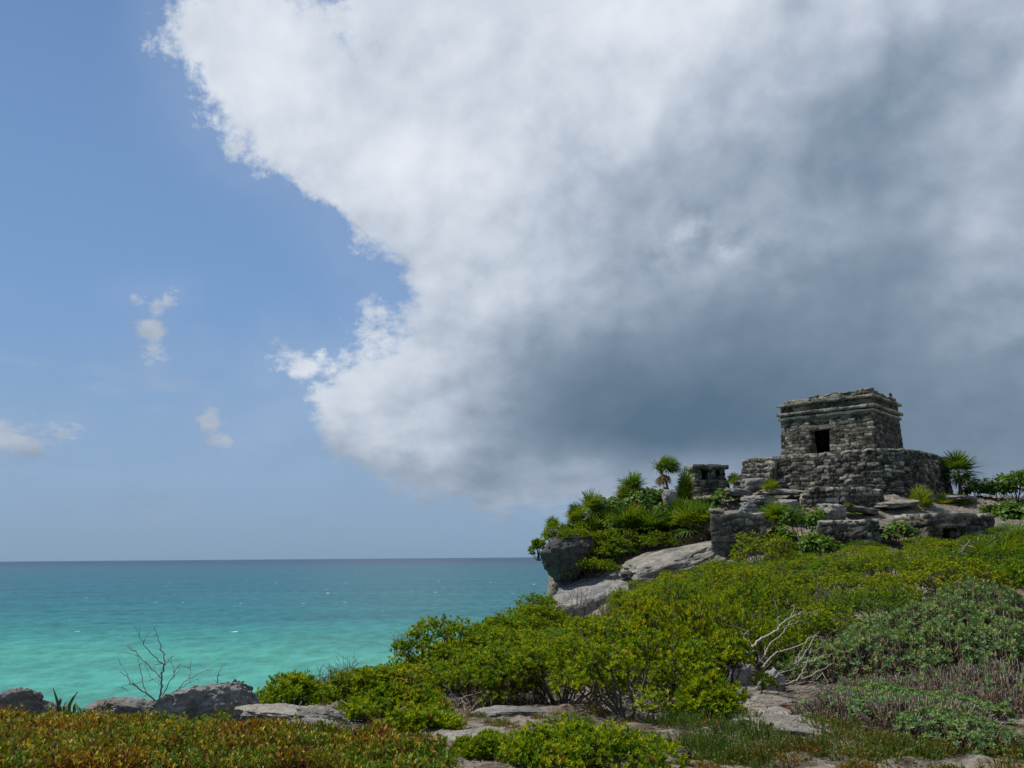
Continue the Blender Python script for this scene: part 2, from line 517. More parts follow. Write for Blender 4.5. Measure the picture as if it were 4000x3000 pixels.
def _rock(pale, dark):
    def b(nt):
        p = nt.pos()
        n1 = nt.noise(p, 0.9, 7, 0.6)
        n2 = nt.noise(p, 5.0, 8, 0.65)
        n3 = nt.noise(p, 30.0, 6, 0.7)
        cr = nt.voronoi(nt.vmath('ADD', p, nt.vmath('MULTIPLY', nt.noise(p, 2.0, 4, color=True), (1.2, 1.2, 1.2))), 1.3, 'DISTANCE_TO_EDGE')
        pit = nt.voronoi(p, 26.0)
        base = nt.mix(nt.smooth(n1 * 0.5 + n2 * 0.5, 0.36, 0.62), dark, pale)
        base = nt.mix(nt.smooth(n3, 0.55, 0.68) * 0.6, base, (.055, .053, .048, 1))
        st = nt.smooth(nt.noise(p, 1.9, 8, 0.7), 0.52, 0.62)
        base = nt.mix(st * 0.5, base, (.06, .058, .052, 1))
        crack = nt.smooth(cr, 0.035, 0.0)
        base = nt.mix(crack * 0.22, base, (.05, .046, .04, 1))
        k = nt.math('MULTIPLY_ADD', n3, 0.8, 0.6)
        base = nt.vmath('MULTIPLY', base, nt.comb(k, k, k))
        xx, yy, zz = nt.sep(p)
        gv = nt.noise(nt.comb(xx * 0.8 + zz * 0.3, yy * 1.2, zz * 4.0 - xx * 1.2), 1.6, 6, 0.6)      # slanting solution grooves
        base = nt.mix(nt.smooth(gv, 0.52, 0.40) * 0.45, base, (.075, .072, .066, 1))
        h = n2 * 0.8 + n3 * 0.35 + nt.smooth(pit, 0.0, 0.35) * 0.18 - crack * 0.25 + gv * 1.2
        return principled(nt, base, 0.92, nt.bump(h, 0.9, 0.05), 0.2).outputs[0]
    return b
M_ROCK = material('grey_limestone', _rock((.285, .275, .26, 1), (.115, .11, .10, 1)))
M_PALE = material('pale_limestone', _rock((.30, .275, .235, 1), (.165, .15, .125, 1)))
M_DARK = material('blackened_limestone', _rock((.088, .083, .075, 1), (.022, .021, .019, 1)))

# ------------------------------------------------------------------ masonry solids
def resample(path, res, closed=True):
    P = np.asarray(path, float)
    if closed: P = np.vstack([P, P[:1]])
    seg = np.linalg.norm(np.diff(P, axis=0), axis=1)
    s = np.concatenate([[0], np.cumsum(seg)])
    n = max(8, int(round(s[-1] / res)))
    t = np.linspace(0, s[-1], n, endpoint=False) if closed else np.linspace(0, s[-1], n)
    return np.column_stack([np.interp(t, s, P[:, 0]), np.interp(t, s, P[:, 1])]), t
def masonry(g, path, z0, z1, res=0.06, course=0.17, stone=0.34, amp=0.05, batter=0.0, ragged=0.05, joint=0.035, seed=0, tone=(0.35, 0.25), top_tone=0.55, zlow=None):
    """solid with irregular coursed stone sides; path = footprint counter-clockwise; z0, z1 numbers or functions of (x, y)"""
    rng = np.random.RandomState(seed)
    p, t = resample(path, res)
    per = t[-1] + (t[1] - t[0])
    nxt = np.roll(p, -1, 0) - np.roll(p, 1, 0)
    nrm = norm(np.column_stack([nxt[:, 1], -nxt[:, 0]]))
    Z0 = z0(p[:, 0], p[:, 1]) if callable(z0) else np.full(len(p), float(z0))
    Z1 = z1(p[:, 0], p[:, 1]) if callable(z1) else np.full(len(p), float(z1))
    H = float((Z1 - Z0).max())
    nh = max(3, int(round(H / res)) + 1)
    ch = [0.0]
    while ch[-1] < H + course:
        ch.append(ch[-1] + course * rng.uniform(0.65, 1.4))
    ch = np.array(ch)
    joints = []; tones = []; outs = []
    for k in range(len(ch)):
        js = [0.0]
        while js[-1] < per:
            js.append(js[-1] + stone * rng.uniform(0.5, 1.7))
        js = np.array(js); joints.append(js)
        tones.append(np.clip(rng.normal(tone[0], tone[1], len(js) + 1), 0, 1)); outs.append(rng.uniform(-1, 1, len(js) + 1))
    S_, Hh = np.meshgrid(t, np.linspace(0, 1, nh), indexing='ij')
    PX = np.repeat(p, nh, 0)
    s = S_.ravel(); h01 = Hh.ravel()
    z = np.repeat(Z0, nh) + h01 * np.repeat(Z1 - Z0, nh)
    hh = h01 * np.repeat(Z1 - Z0, nh)
    q = np.column_stack([PX * 1.0, z]) * 1.0
    sw = s + fbm(q * 3.1 + seed, 3) * 0.09
    hw = np.clip(hh + fbm(q * 1.9 + 9 + seed, 4) * course * 0.55, 0, None)
    ci = np.clip(np.searchsorted(ch, hw) - 1, 0, len(ch) - 2)
    off = np.zeros(len(s)); tn = np.zeros(len(s)); dj = np.zeros(len(s))
    for k in np.unique(ci):
        m = ci == k
        js = joints[k]
        si = np.clip(np.searchsorted(js, sw[m]) - 1, 0, len(js) - 2)
        d = np.minimum(np.minimum(sw[m] - js[si], js[si + 1] - sw[m]), np.minimum(hw[m] - ch[k], ch[k + 1] - hw[m]))
        dj[m] = d; tn[m] = tones[k][si]; off[m] = outs[k][si]
    jj = sstep(dj, 0.0, 0.04)
    nn = fbm(q * 4.0 + seed * 3.3, 4)
    disp = off * amp * 0.6 + nn * amp * 0.5 - (1 - jj) * joint
    disp += batter * (1 - h01)
    XY = PX + np.repeat(nrm, nh, 0) * disp[:, None]
    rag = np.array([outs[int(len(ch) * .6)][min(np.searchsorted(joints[int(len(ch) * .6)], a), len(joints[int(len(ch) * .6)]) - 1)] for a in t])
    rag = rag * ragged + fbm(np.column_stack([p * 2.2, np.full(len(p), seed * 1.7)]), 3) * ragged
    z = z + np.repeat(rag, nh) * h01 ** 3
    V = np.column_stack([XY, z])
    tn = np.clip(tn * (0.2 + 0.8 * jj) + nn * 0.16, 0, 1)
    tn = tn + (top_tone - tn) * sstep(h01, 1 - 3.0 * res / H, 1 - 0.8 * res / H)  # rim rows blend to top_tone: sunlit top edge painted into the stone
    n = len(p)
    i = np.arange(n)[:, None] * nh; i2 = ((np.arange(n) + 1) % n)[:, None] * nh; j = np.arange(nh - 1)[None]
    f = np.stack([i + j, i2 + j, i2 + j + 1, i + j + 1], -1).reshape(-1, 4)
    g.add(V, f, np.column_stack([tn] * 3))
    # top: rings towards the middle
    for base, flip in ((np.arange(n) * nh + nh - 1, False), (np.arange(n) * nh, True)):
        ring = V[base]
        c = ring.mean(0)
        nr = 9 if not flip else 2
        rings = [ring + (c - ring) * (k / (nr - 1) * 0.999) for k in range(nr)]
        for k in range(1, nr):
            rings[k] = rings[k].copy()
            rings[k][:, 2] += (fbm(rings[k] * 2.5 + seed, 4) * ragged * 0.8 + 0.0) if not flip else 0
        VV = np.concatenate(rings)
        a = np.arange(n); b = (a + 1) % n
        ff = np.concatenate([np.stack([k * n + a, k * n + b, (k + 1) * n + b, (k + 1) * n + a], -1) for k in range(nr - 1)])
        if flip: ff = ff[:, ::-1]
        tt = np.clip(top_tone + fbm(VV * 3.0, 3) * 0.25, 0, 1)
        g.add(VV, ff, np.column_stack([tt] * 3))
def rect(o, ax, ay, a0, a1, b0, b1):
    o = np.asarray(o, float); ax = np.asarray(ax, float); ay = np.asarray(ay, float)
    pts = [o + ax * a0 + ay * b0, o + ax * a1 + ay * b0, o + ax * a1 + ay * b1, o + ax * a0 + ay * b1]
    A = sum(pts[i][0] * pts[(i + 1) % 4][1] - pts[(i + 1) % 4][0] * pts[i][1] for i in range(4))
    return pts if A > 0 else pts[::-1]

# ------------------------------------------------------------------ rocks
_ico = {}
def ico(sub):
    if sub not in _ico:
        bm = bmesh.new()
        bmesh.ops.create_icosphere(bm, subdivisions=sub, radius=1.0)
        v = np.array([x.co[:] for x in bm.verts]); f = np.array([[x.index for x in q.verts] for q in bm.faces])
        bm.free(); _ico[sub] = (v, f)
    return _ico[sub]
def rock_mesh(name, dims, seed, mat, sub=5, box=0.5, rough=0.16, cuts=6, strata=0.0, shape=None, pit=0.02):
    rng = np.random.RandomState(seed)
    v, f = ico(sub)
    v = v.copy()
    m = np.abs(v).max(1, keepdims=True)
    v = v * (1 - box) + (v / m) * box * 0.82
    for _ in range(cuts):                         # flat fracture faces
        d = norm(rng.normal(size=3) * np.array([1, 1, .7])); lim = rng.uniform(0.55, 0.85)
        e = v @ d - lim
        v = v - np.clip(e, 0, None)[:, None] * d * 0.85
    n = fbm(v * 1.6 + seed * 5.1, 5, 0.5)
    r = fbm(v * 3.0 + seed * 2.2, 4, 0.5, ridged=True)
    v = v * (1 + rough * n + rough * 0.4 * r)[:, None]
    if shape is not None: v = shape(v)
    v = v * (np.asarray(dims) * 0.5)
    if strata:
        k = v[:, 2] / strata + perlin(v * 0.8 + seed) * 0.6
        st = np.abs((k % 1.0) - 0.5)
        d2 = norm(v[:, :2])
        v[:, :2] -= d2 * (sstep(st, 0.32, 0.5) * strata * 0.28)[:, None]
    hole = sstep(fbm(v / max(np.mean(dims), .2) * 6 + seed * 1.3, 3), .25, .7) * .35 + sstep(fbm(v / max(np.mean(dims), .2) * 15 + seed, 3), .2, .6) * .12
    v = v - norm(v) * (hole * pit * 3.2 * np.mean(dims))[:, None]
    v = v + norm(v) * (fbm(v / max(np.mean(dims), .2) * 9 + seed, 4) * pit * np.mean(dims))[:, None]
    return mesh(name, v, f, mat, None, False)

# ------------------------------------------------------------------ land form
CTRL = np.array([
 (-2.5,4,-1.6),(2.5,4,-1.6),(0,0,-1.6),(-15,5,-1.75),(15,2,-1.6),(-25,8,-1.8),
 (-4.1,7,-1.53),(-2,7,-1.55),(0,7,-1.56),(2,7,-1.54),(4.1,7,-1.5),(8,7,-1.45),
 (-5.8,10,-1.68),(-3.5,10,-1.74),(-1.6,10,-1.74),(0,10.5,-1.74),(3,10.5,-1.62),(5.5,9.5,-1.62),
 (7.5,13,-1.68),(4.9,13,-1.75),(2,13,-1.80),(-2,13.5,-2.0),(-3.6,12,-1.95),(-8,10.8,-1.75),
 (-1,17,-2.2),(2,17,-1.95),(6,17,-1.58),(10,17,-1.42),
 (0,22,-2.4),(4,22,-1.85),(8,22,-1.2),(13,22,-.75),
 (1.5,30,-2.5),(5,29,-1.55),(9,28,-.75),(12,28,-.5),(18,28,.15),
 (2,36,-2.6),(5,36,-1.4),(9,36,-.5),(13,36,.1),(17,36,.3),(20,36,.75),
 (2,40,-2.2),(5,41,-.5),(8,41,.2),(10,41,.8),(12.5,41,1.3),
 (1.8,43,.1),(3.8,44,1.0),(5.8,45,2.0),(8.5,46,2.6),(10,47.5,3.2),
 (13,47,3.35),(16,44,2.75),(18.5,42.8,2.65),(22.5,45,2.85),
 (13.2,42,2.0),(15.8,39.5,1.3),(19.2,42,2.1),(25,44,2.3),(22,36,.9),
 (30,40,2.5),(35,30,2),(30,20,0),(20,10,-1.3),(24,50,3.2),(30,52,3.2),(18,54,3.0),(12,52,2.6),(40,55,3),(45,20,.5)], float)
def _tps(p, c):
    d = np.linalg.norm(p[:, None, :2] - c[None, :, :2], axis=2)
    return np.where(d > 0, d * d * np.log(np.maximum(d, 1e-9)), 0)
def _fit():
    n = len(CTRL)
    K = _tps(CTRL, CTRL) + np.eye(n) * 0.5
    Pm = np.column_stack([np.ones(n), CTRL[:, :2]])
    A = np.block([[K, Pm], [Pm.T, np.zeros((3, 3))]])
    return np.linalg.solve(A, np.concatenate([CTRL[:, 2], np.zeros(3)]))
_W = _fit()
EDGE = np.array([(-400,10.9),(-60,10.9),(-15,10.95),(-8,11.1),(-5,11.3),(-3.9,12.2),(-3.2,13.6),(-2.4,16.5),(-1.6,20),(-.5,24),(.5,29),(1.0,34),(1.6,38),(1.9,41),(2.1,44),(3.2,46.5),(6,49),(10,51.5),(13,55),(20,58),(60,60),(400,60)], float)
def seaward(p):
    """signed distance beyond the cliff edge (positive = over the sea)"""
    best = np.full(len(p), 1e9); sgn = np.ones(len(p))
    for a, b in zip(EDGE[:-1], EDGE[1:]):
        ab = b - a
        t = np.clip(((p - a) @ ab) / (ab @ ab), 0, 1)
        q = p - (a + t[:, None] * ab)
        d = np.linalg.norm(q, axis=1)
        cr = ab[0] * (p[:, 1] - a[1]) - ab[1] * (p[:, 0] - a[0])
        m = d < best - 1e-9
        best = np.where(m, d, best); sgn = np.where(m, np.sign(cr), sgn)
    return best * sgn
def land(x, y, detail=True):
    p = np.column_stack([np.atleast_1d(x).astype(float), np.atleast_1d(y).astype(float)])
    z = np.zeros(len(p))
    for i in range(0, len(p), 20000):
        q = p[i:i + 20000]
        z[i:i + 20000] = _tps(q, CTRL) @ _W[:-3] + _W[-3] + q @ _W[-2:]
    q3 = np.column_stack([p, np.zeros(len(p))])
    if detail:
        far = sstep(p[:, 1], 30, 40)
        n = fbm(q3 * 0.9 + 3, 5, 0.52)
        z += n * (0.05 + 0.12 * far)
        lay = z / 0.14 + fbm(q3 * 0.5, 3) * 1.2                    # low limestone steps
        fr = lay - np.floor(lay)
        z += (sstep(fr, 0.55, 0.95) - fr) * 0.14 * 0.55
        z += fbm(q3 * 5.0, 4, 0.6) * 0.018 + fbm(q3 * 1.7 + 20, 4, .55, ridged=True) * .03
    d = seaward(p)
    dn = d + fbm(q3 * 0.45 + 8, 4) * 0.5
    k = sstep(dn, 0.0, 2.6)
    return (z + EYE) * (1 - k) - 3.0 * k
def landz(x, y):
    return float(land(x, y)[0])

def build_ground():
    ys = [1.0]
    while ys[-1] < 66:
        y = ys[-1]
        ys.append(y + (0.035 + 0.0042 * max(y - 6, 0) if y > 5.5 else 0.25))
    ys = np.array(ys)
    us = np.concatenate([np.linspace(-2.6, -.7, 60, endpoint=False), np.linspace(-.7, .72, 420, endpoint=False), np.linspace(.72, 2.6, 60)])
    U, Y = np.meshgrid(us, ys)
    X = U * (Y + 2.0)
    x, y = X.ravel(), Y.ravel()
    z = land(x, y)
    nx, ny = len(us), len(ys)
    i = np.arange(ny - 1)[:, None] * nx; j = np.arange(nx - 1)[None]
    f = np.stack([i + j, i + j + 1, i + nx + j + 1, i + nx + j], -1).reshape(-1, 4)
    def b(nt):
        p = nt.pos()
        n1 = nt.noise(p, 0.55, 6, 0.6)
        n2 = nt.noise(p, 4.0, 8, 0.65)
        n3 = nt.noise(p, 32.0, 6, 0.7)
        _, py, pz = nt.sep(p)
        rock = nt.mix(nt.smooth(n2, .35, .65), (.25, .22, .18, 1), (.10, .088, .07, 1))
        soil = nt.mix(n2, (.11, .078, .05, 1), (.045, .033, .022, 1))
        sand = nt.mix(nt.smooth(n3, .3, .7), (.24, .185, .125, 1), (.15, .115, .078, 1))
        near = nt.smooth(py, 40.0, 33.0) * 0.85 + 0.15         # the crown of the hill is swept bare
        base = nt.mix(nt.smooth(n1, 0.50, 0.60) * near, rock, sand)
        base = nt.mix(nt.smooth(n2 * 0.6 + n1 * 0.4, 0.49, 0.57) * 0.85 * near, base, soil)
        wp = nt.vmath('ADD', p, nt.vmath('MULTIPLY', nt.noise(p, 2.0, 4, color=True), (1.0, 1.0, 1.0)))
        cr = nt.smooth(nt.voronoi(wp, 1.1, 'DISTANCE_TO_EDGE'), 0.03, 0.0)
        base = nt.mix(cr * 0.28, base, (.05, .042, .033, 1))
        sp = nt.smooth(nt.noise(p, 55.0, 4, 0.6), 0.56, 0.66)
        base = nt.mix(sp * 0.55, base, (.045, .038, .03, 1))
        st = nt.smooth(nt.noise(p, 1.7, 8, 0.7), 0.54, 0.62)
        base = nt.mix(st * 0.5, base, (.07, .062, .05, 1))
        k = nt.math('MULTIPLY_ADD', n3, 0.9, 0.55)
        base = nt.vmath('MULTIPLY', base, nt.comb(k, k, k))
        h = n2 * 0.8 + n3 * 0.35 - cr * 0.25
        return principled(nt, base, 0.95, nt.bump(h, 0.9, 0.05), 0.15).outputs[0]
    o = link('ground', mesh('ground', np.column_stack([x, y, z]), f, material('limestone_ground', b), None, True))
    tag(o, 'pale limestone and sandy soil of the headland', None, None, 'structure')
build_ground()

def build_sea():
    ys = np.concatenate([[-4000, -500, -100, 5], np.geomspace(25, 900, 620), np.geomspace(950, 70000, 60)])
    us = np.concatenate([-np.geomspace(8, .75, 14, endpoint=False), np.linspace(-.72, .12, 420), np.linspace(.16, .8, 10), np.geomspace(1, 8, 12)])
    Yy = np.repeat(ys[:, None], len(us), 1)
    X = us[None] * np.maximum(np.abs(Yy), 60.0)
    x, y = X.ravel(), Yy.ravel()
    z = np.zeros(len(x))
    m = (y > 20) & (y < 1200) & (np.abs(x / np.maximum(y, 1)) < .8)
    q = np.column_stack([x[m] * .96 + y[m] * .28, y[m] * .96 - x[m] * .28, 0 * x[m]])
    h = fbm(q * [.07, .13, 1], 2) * .16 + fbm(q * [.20, .34, 1] + 5, 3, .6, ridged=True) * .17 + fbm(q * [.7, .9, 1] + 9, 2) * .05
    z[m] = h * sstep(y[m], 1200, 350)
    nx, ny = len(us), len(ys)
    i = np.arange(ny - 1)[:, None] * nx; j = np.arange(nx - 1)[None]
    f = np.stack([i + j, i + j + 1, i + nx + j + 1, i + nx + j], -1).reshape(-1, 4)
    def b(nt):
        p = nt.pos()
        px, py, _ = nt.sep(p)
        ps = nt.comb(px * 0.45, py, 0.0)
        big = nt.noise(nt.comb(px * 0.35, py, 0.0), 0.012, 4, 0.5)
        dist = py + px * 0.12 + (big - 0.5) * (py * 0.5 + 20.0)
        t = nt.math('LOGARITHM', dist.max(10.0), 10.0)
        fac = (t - 1.6) * (1 / 2.4)                        # 40 m .. 10 km : shallow sand to deep water
        col = nt.ramp(fac, [(0.0, (.075, .300, .235, 1)), (.15, (.060, .270, .215, 1)), (.205, (.030, .190, .172, 1)), (.25, (.021, .134, .146, 1)),
                            (.36, (.018, .106, .130, 1)), (.60, (.017, .082, .114, 1)), (.82, (.008, .028, .056, 1))])
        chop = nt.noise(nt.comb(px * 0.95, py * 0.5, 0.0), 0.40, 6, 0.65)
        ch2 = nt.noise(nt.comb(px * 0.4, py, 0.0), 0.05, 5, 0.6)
        shade = nt.math('MULTIPLY_ADD', nt.smooth(chop, .33, .67) * 0.6 + nt.smooth(ch2, .3, .7) * 0.4, 0.66, 0.67)  # light and dark of the wave slopes painted into the water colour
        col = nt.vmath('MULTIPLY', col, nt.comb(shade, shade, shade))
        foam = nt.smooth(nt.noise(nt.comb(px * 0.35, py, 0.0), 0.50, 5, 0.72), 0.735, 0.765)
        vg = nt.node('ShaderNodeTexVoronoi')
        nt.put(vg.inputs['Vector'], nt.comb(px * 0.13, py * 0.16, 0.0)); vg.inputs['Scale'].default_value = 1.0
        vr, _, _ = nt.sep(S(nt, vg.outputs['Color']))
        glint = nt.smooth(S(nt, vg.outputs['Distance']), 0.085, 0.05) * nt.smooth(vr, 0.72, 0.74)  # sun glints painted into the colour as scattered white specks
        col = nt.mix(foam.max(glint) * 0.9, col, (.8, .85, .85, 1))
        h = nt.noise(nt.comb(px * 0.9, py, 0.0), 0.42, 8, 0.66) * 1.0 + nt.noise(ps, 0.10, 3) * 1.3
        nrm = nt.bump(h, 1.0, 0.35)
        d = nt.node('ShaderNodeBsdfDiffuse'); nt.put(d.inputs[0], col); nt.put(d.inputs['Normal'], nrm)
        g = nt.node('ShaderNodeBsdfGlossy'); g.inputs['Roughness'].default_value = 0.16
        nt.put(g.inputs['Color'], (.85, .9, .95, 1)); nt.put(g.inputs['Normal'], nrm)
        fr = nt.node('ShaderNodeFresnel'); fr.inputs[0].default_value = 1.33
        nt.put(fr.inputs['Normal'], nrm)
        mx = nt.node('ShaderNodeMixShader')
        nt.put(mx.inputs[0], S(nt, fr.outputs[0]) * 0.42)
        nt.t.links.new(d.outputs[0], mx.inputs[1]); nt.t.links.new(g.outputs[0], mx.inputs[2])
        return mx.outputs[0]
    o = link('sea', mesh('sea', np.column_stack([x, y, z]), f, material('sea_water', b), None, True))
    tag(o, 'turquoise sea deepening to blue at the horizon', None, None, 'structure')
build_sea()

# ------------------------------------------------------------------ the temple on its platform
def build_temple():
    C0 = np.array([18.5, 45.0])
    e1 = np.array([-.7607, .649]); e2 = np.array([.649, .7607])
    def L(a, b): return C0 + e1 * a + e2 * b
    def a_of(px, b=0.0):            # position along the front seen in direction px
        d = ray(px, 1700); u = d.x / d.y
        o = C0 + e2 * b
        return (u * o[1] - o[0]) / (e1[0] - u * e1[1])
    LA, LB = 4.95, 4.3
    t = thing('stone_temple', 'ruined stone temple with a dark doorway on a broad platform crowning the hill', 'temple', (C0[0], C0[1], EYE + 2.8))
    org = Vector((C0[0], C0[1], EYE + 2.8))
    def put(name, g, parent=None, mat=M_STONE):
        o = link(name, g.mesh(name, mat, True), parent or t)
        if parent is None:
            o.matrix_parent_inverse = Matrix.Translation(-org)
        return o
    def R_(a0, a1, b0, b1): return rect(C0, e1, e2, a0, a1, b0, b1)
    # platform with rounded corners
    loc = [(-.4,-1.55),(.8,-1.72),(3,-1.75),(5.2,-1.7),(6.2,-1.65),(6.75,-1.3),(6.9,-.2),(6.9,2.5),(6.8,5.0),(6.2,6.6),(3,7.0),(0,6.9),(-1.5,6.3),(-2.05,5),(-2.1,2.8),(-1.95,.6),(-1.65,-.6),(-1.1,-1.25)]
    path = [L(a, b) for a, b in loc][::-1]
    A = sum(path[i][0] * path[(i + 1) % len(path)][1] - path[(i + 1) % len(path)][0] * path[i][1] for i in range(len(path)))
    if A < 0: path = path[::-1]
    zt = EYE + 5.12
    def ztop(x, y):
        b = (x - C0[0]) * e1[0] + (y - C0[1]) * e1[1]
        return zt + 0 * x - 0.15 * sstep(b, -1.2, -3.0)
    g = Geo(); masonry(g, path, EYE + 1.6, ztop, 0.04, 0.18, 0.30, 0.045, 0.25, 0.03, 0.028, 3, (.46, .38), 1.0)  # bright top tone paints the platform rim as a sunlit ledge
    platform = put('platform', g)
    # stair against the front of the platform
    s0, s1 = 4.55, 6.35
    for k in range(6):
        g = Geo()
        z1 = zt - .30 - .30 * k
        masonry(g, R_(s0 + .04 * k, s1 + .06 * k, -1.92 - .26 * k, -1.2), EYE + 1.9, z1, .055, .20, .36, .07, .03, .045, .04, 20 + k, (.48, .22), .85)
        put('step', g, platform)
    # walls: a pier either side of the door, sides, back
    z0, zw = EYE + 5.05, EYE + 7.22
    d0, d1 = a_of(3245), a_of(3163)
    zd = EYE + 6.98 - .42
    g = Geo()
    kw = dict(res=.032, course=.14, stone=.28, amp=.022, batter=.13, ragged=.01, joint=.012)
    masonry(g, R_(0, d0, 0, .62), z0, zw, seed=31, tone=(.52, .36), **kw)  # front piers toned lighter: sun on this face painted into the stone
    masonry(g, R_(d1, LA, 0, .62), z0, zw, seed=32, tone=(.50, .36), **kw)
    masonry(g, R_(0, .60, .5, LB), z0, zw, seed=33, tone=(.28, .2), **kw)  # right side toned darker: its shade painted into the stone
    masonry(g, R_(LA - .6, LA, .5, LB), z0, zw, seed=34, **kw)
    masonry(g, R_(.4, LA - .4, LB - .6, LB), z0, zw, seed=35, **kw)
    masonry(g, R_(d0 - .12, d1 + .12, .05, .60), zd + .22, zw - .003, .055, .15, .5, .03, .03, .01, .02, 36, (.38, .2))
    wall = put('wall', g)
    g = Geo(); masonry(g, R_(d0 - .35, d1 + .42, -.035, .5), zd, zd + .24, .05, .5, 3.0, .02, 0, .012, .01, 37, (.48, .1), .5)
    put('lintel', g, wall)
    # roof slab that closes the room
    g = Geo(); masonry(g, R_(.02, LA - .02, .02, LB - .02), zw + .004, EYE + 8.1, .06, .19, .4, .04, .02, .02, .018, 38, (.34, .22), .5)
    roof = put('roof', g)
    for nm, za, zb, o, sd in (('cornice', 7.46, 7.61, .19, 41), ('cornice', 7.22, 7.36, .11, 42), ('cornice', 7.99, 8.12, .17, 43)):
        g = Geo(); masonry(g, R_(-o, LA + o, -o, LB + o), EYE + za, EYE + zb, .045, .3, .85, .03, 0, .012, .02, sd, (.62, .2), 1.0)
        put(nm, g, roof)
    def zp(x, y):
        a = (x - C0[0]) * e1[0] + (y - C0[1]) * e1[1]
        q = np.column_stack([np.floor(a / .55), np.floor((x * e2[0] + y * e2[1]) / .6), 0 * x]) * 1.37
        return EYE + 8.43 - .17 * sstep(a, .9, 4.9) - .05 * sstep(a, 0.2, -.2) + perlin(q + .31) * .09
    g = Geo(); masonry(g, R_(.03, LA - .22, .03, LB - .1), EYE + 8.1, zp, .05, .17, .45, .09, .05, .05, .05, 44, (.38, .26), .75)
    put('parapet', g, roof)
    # lump on the roof edge in place of a small perched animal
    p = at(3479, 1548, 48.6)
    rm = rock_mesh('roof_knob', (.16, .16, .30), 5, material('reddish_brown', lambda nt: principled(nt, nt.mix(nt.noise(nt.pos(), 14.0, 4), (.12, .05, .035, 1), (.05, .03, .025, 1)), .9).outputs[0]), 4, .2, .18, 2)
    o = link('roof_knob', rm, None, (p.x, p.y, p.z + .06)); o.rotation_euler = (0.1, -.25, .4)
    tag(o, 'small reddish lump standing in for an animal perched on the roof edge of the temple', 'knob')
build_temple()

def frame_of(pa, Ya, pb, Yb):
    A = np.array(at(pa, 2150, Ya)[:2]); B = np.array(at(pb, 2150, Yb)[:2])
    L_ = np.linalg.norm(B - A); ax = (B - A) / L_; ay = np.array([-ax[1], ax[0]])
    return A, ax, ay, L_
def ruin(name, label, cat):
    return thing(name, label, cat)

def build_altar():
    A, ax, ay, W = frame_of(2728, 47.6, 2850, 47.9)
    zb = at(2790, 1900, 47.7).z; z1 = at(2790, 1872, 47.7).z; z2 = at(2790, 1832, 47.7).z; z3 = at(2790, 1815, 47.7).z
    t = thing('stone_altar', 'little stone altar with two dark niches under a flat slab, left of the temple', 'altar', (A[0], A[1], zb))
    org = Vector((A[0], A[1], zb))
    def put(name, g):
        o = link(name, g.mesh(name, M_STONE, True), t); o.matrix_parent_inverse = Matrix.Translation(-org)
    g = Geo(); masonry(g, rect(A, ax, ay, -.12, W + .12, -.15, 1.25), zb - .6, z1, .05, .2, .4, .1, .15, .05, .05, 51, (.42, .22), .7); put('base', g)
    for k, (a0, a1) in enumerate(((0, .38), (W * .5 - .12, W * .5 + .32), (W - .28, W))):
        g = Geo(); masonry(g, rect(A, ax, ay, a0 * .98, a1, 0, 1.05), z1 - .05, z2 + .02, .045, .14, .25, .05, .02, .01, .03, 52 + k, (.40, .2), .5); put('pillar', g)
    g = Geo(); masonry(g, rect(A, ax, ay, .05, W - .05, .85, 1.1), z1 - .05, z2 + .02, .05, .14, .25, .05, .02, .01, .03, 57, (.3, .2), .5); put('back_wall', g)
    g = Geo(); masonry(g, rect(A, ax, ay, -.16, W + .18, -.14, 1.2), z2, z3, .045, .3, .8, .05, 0, .03, .02, 58, (.42, .15), .9); put('roof_slab', g)
build_altar()

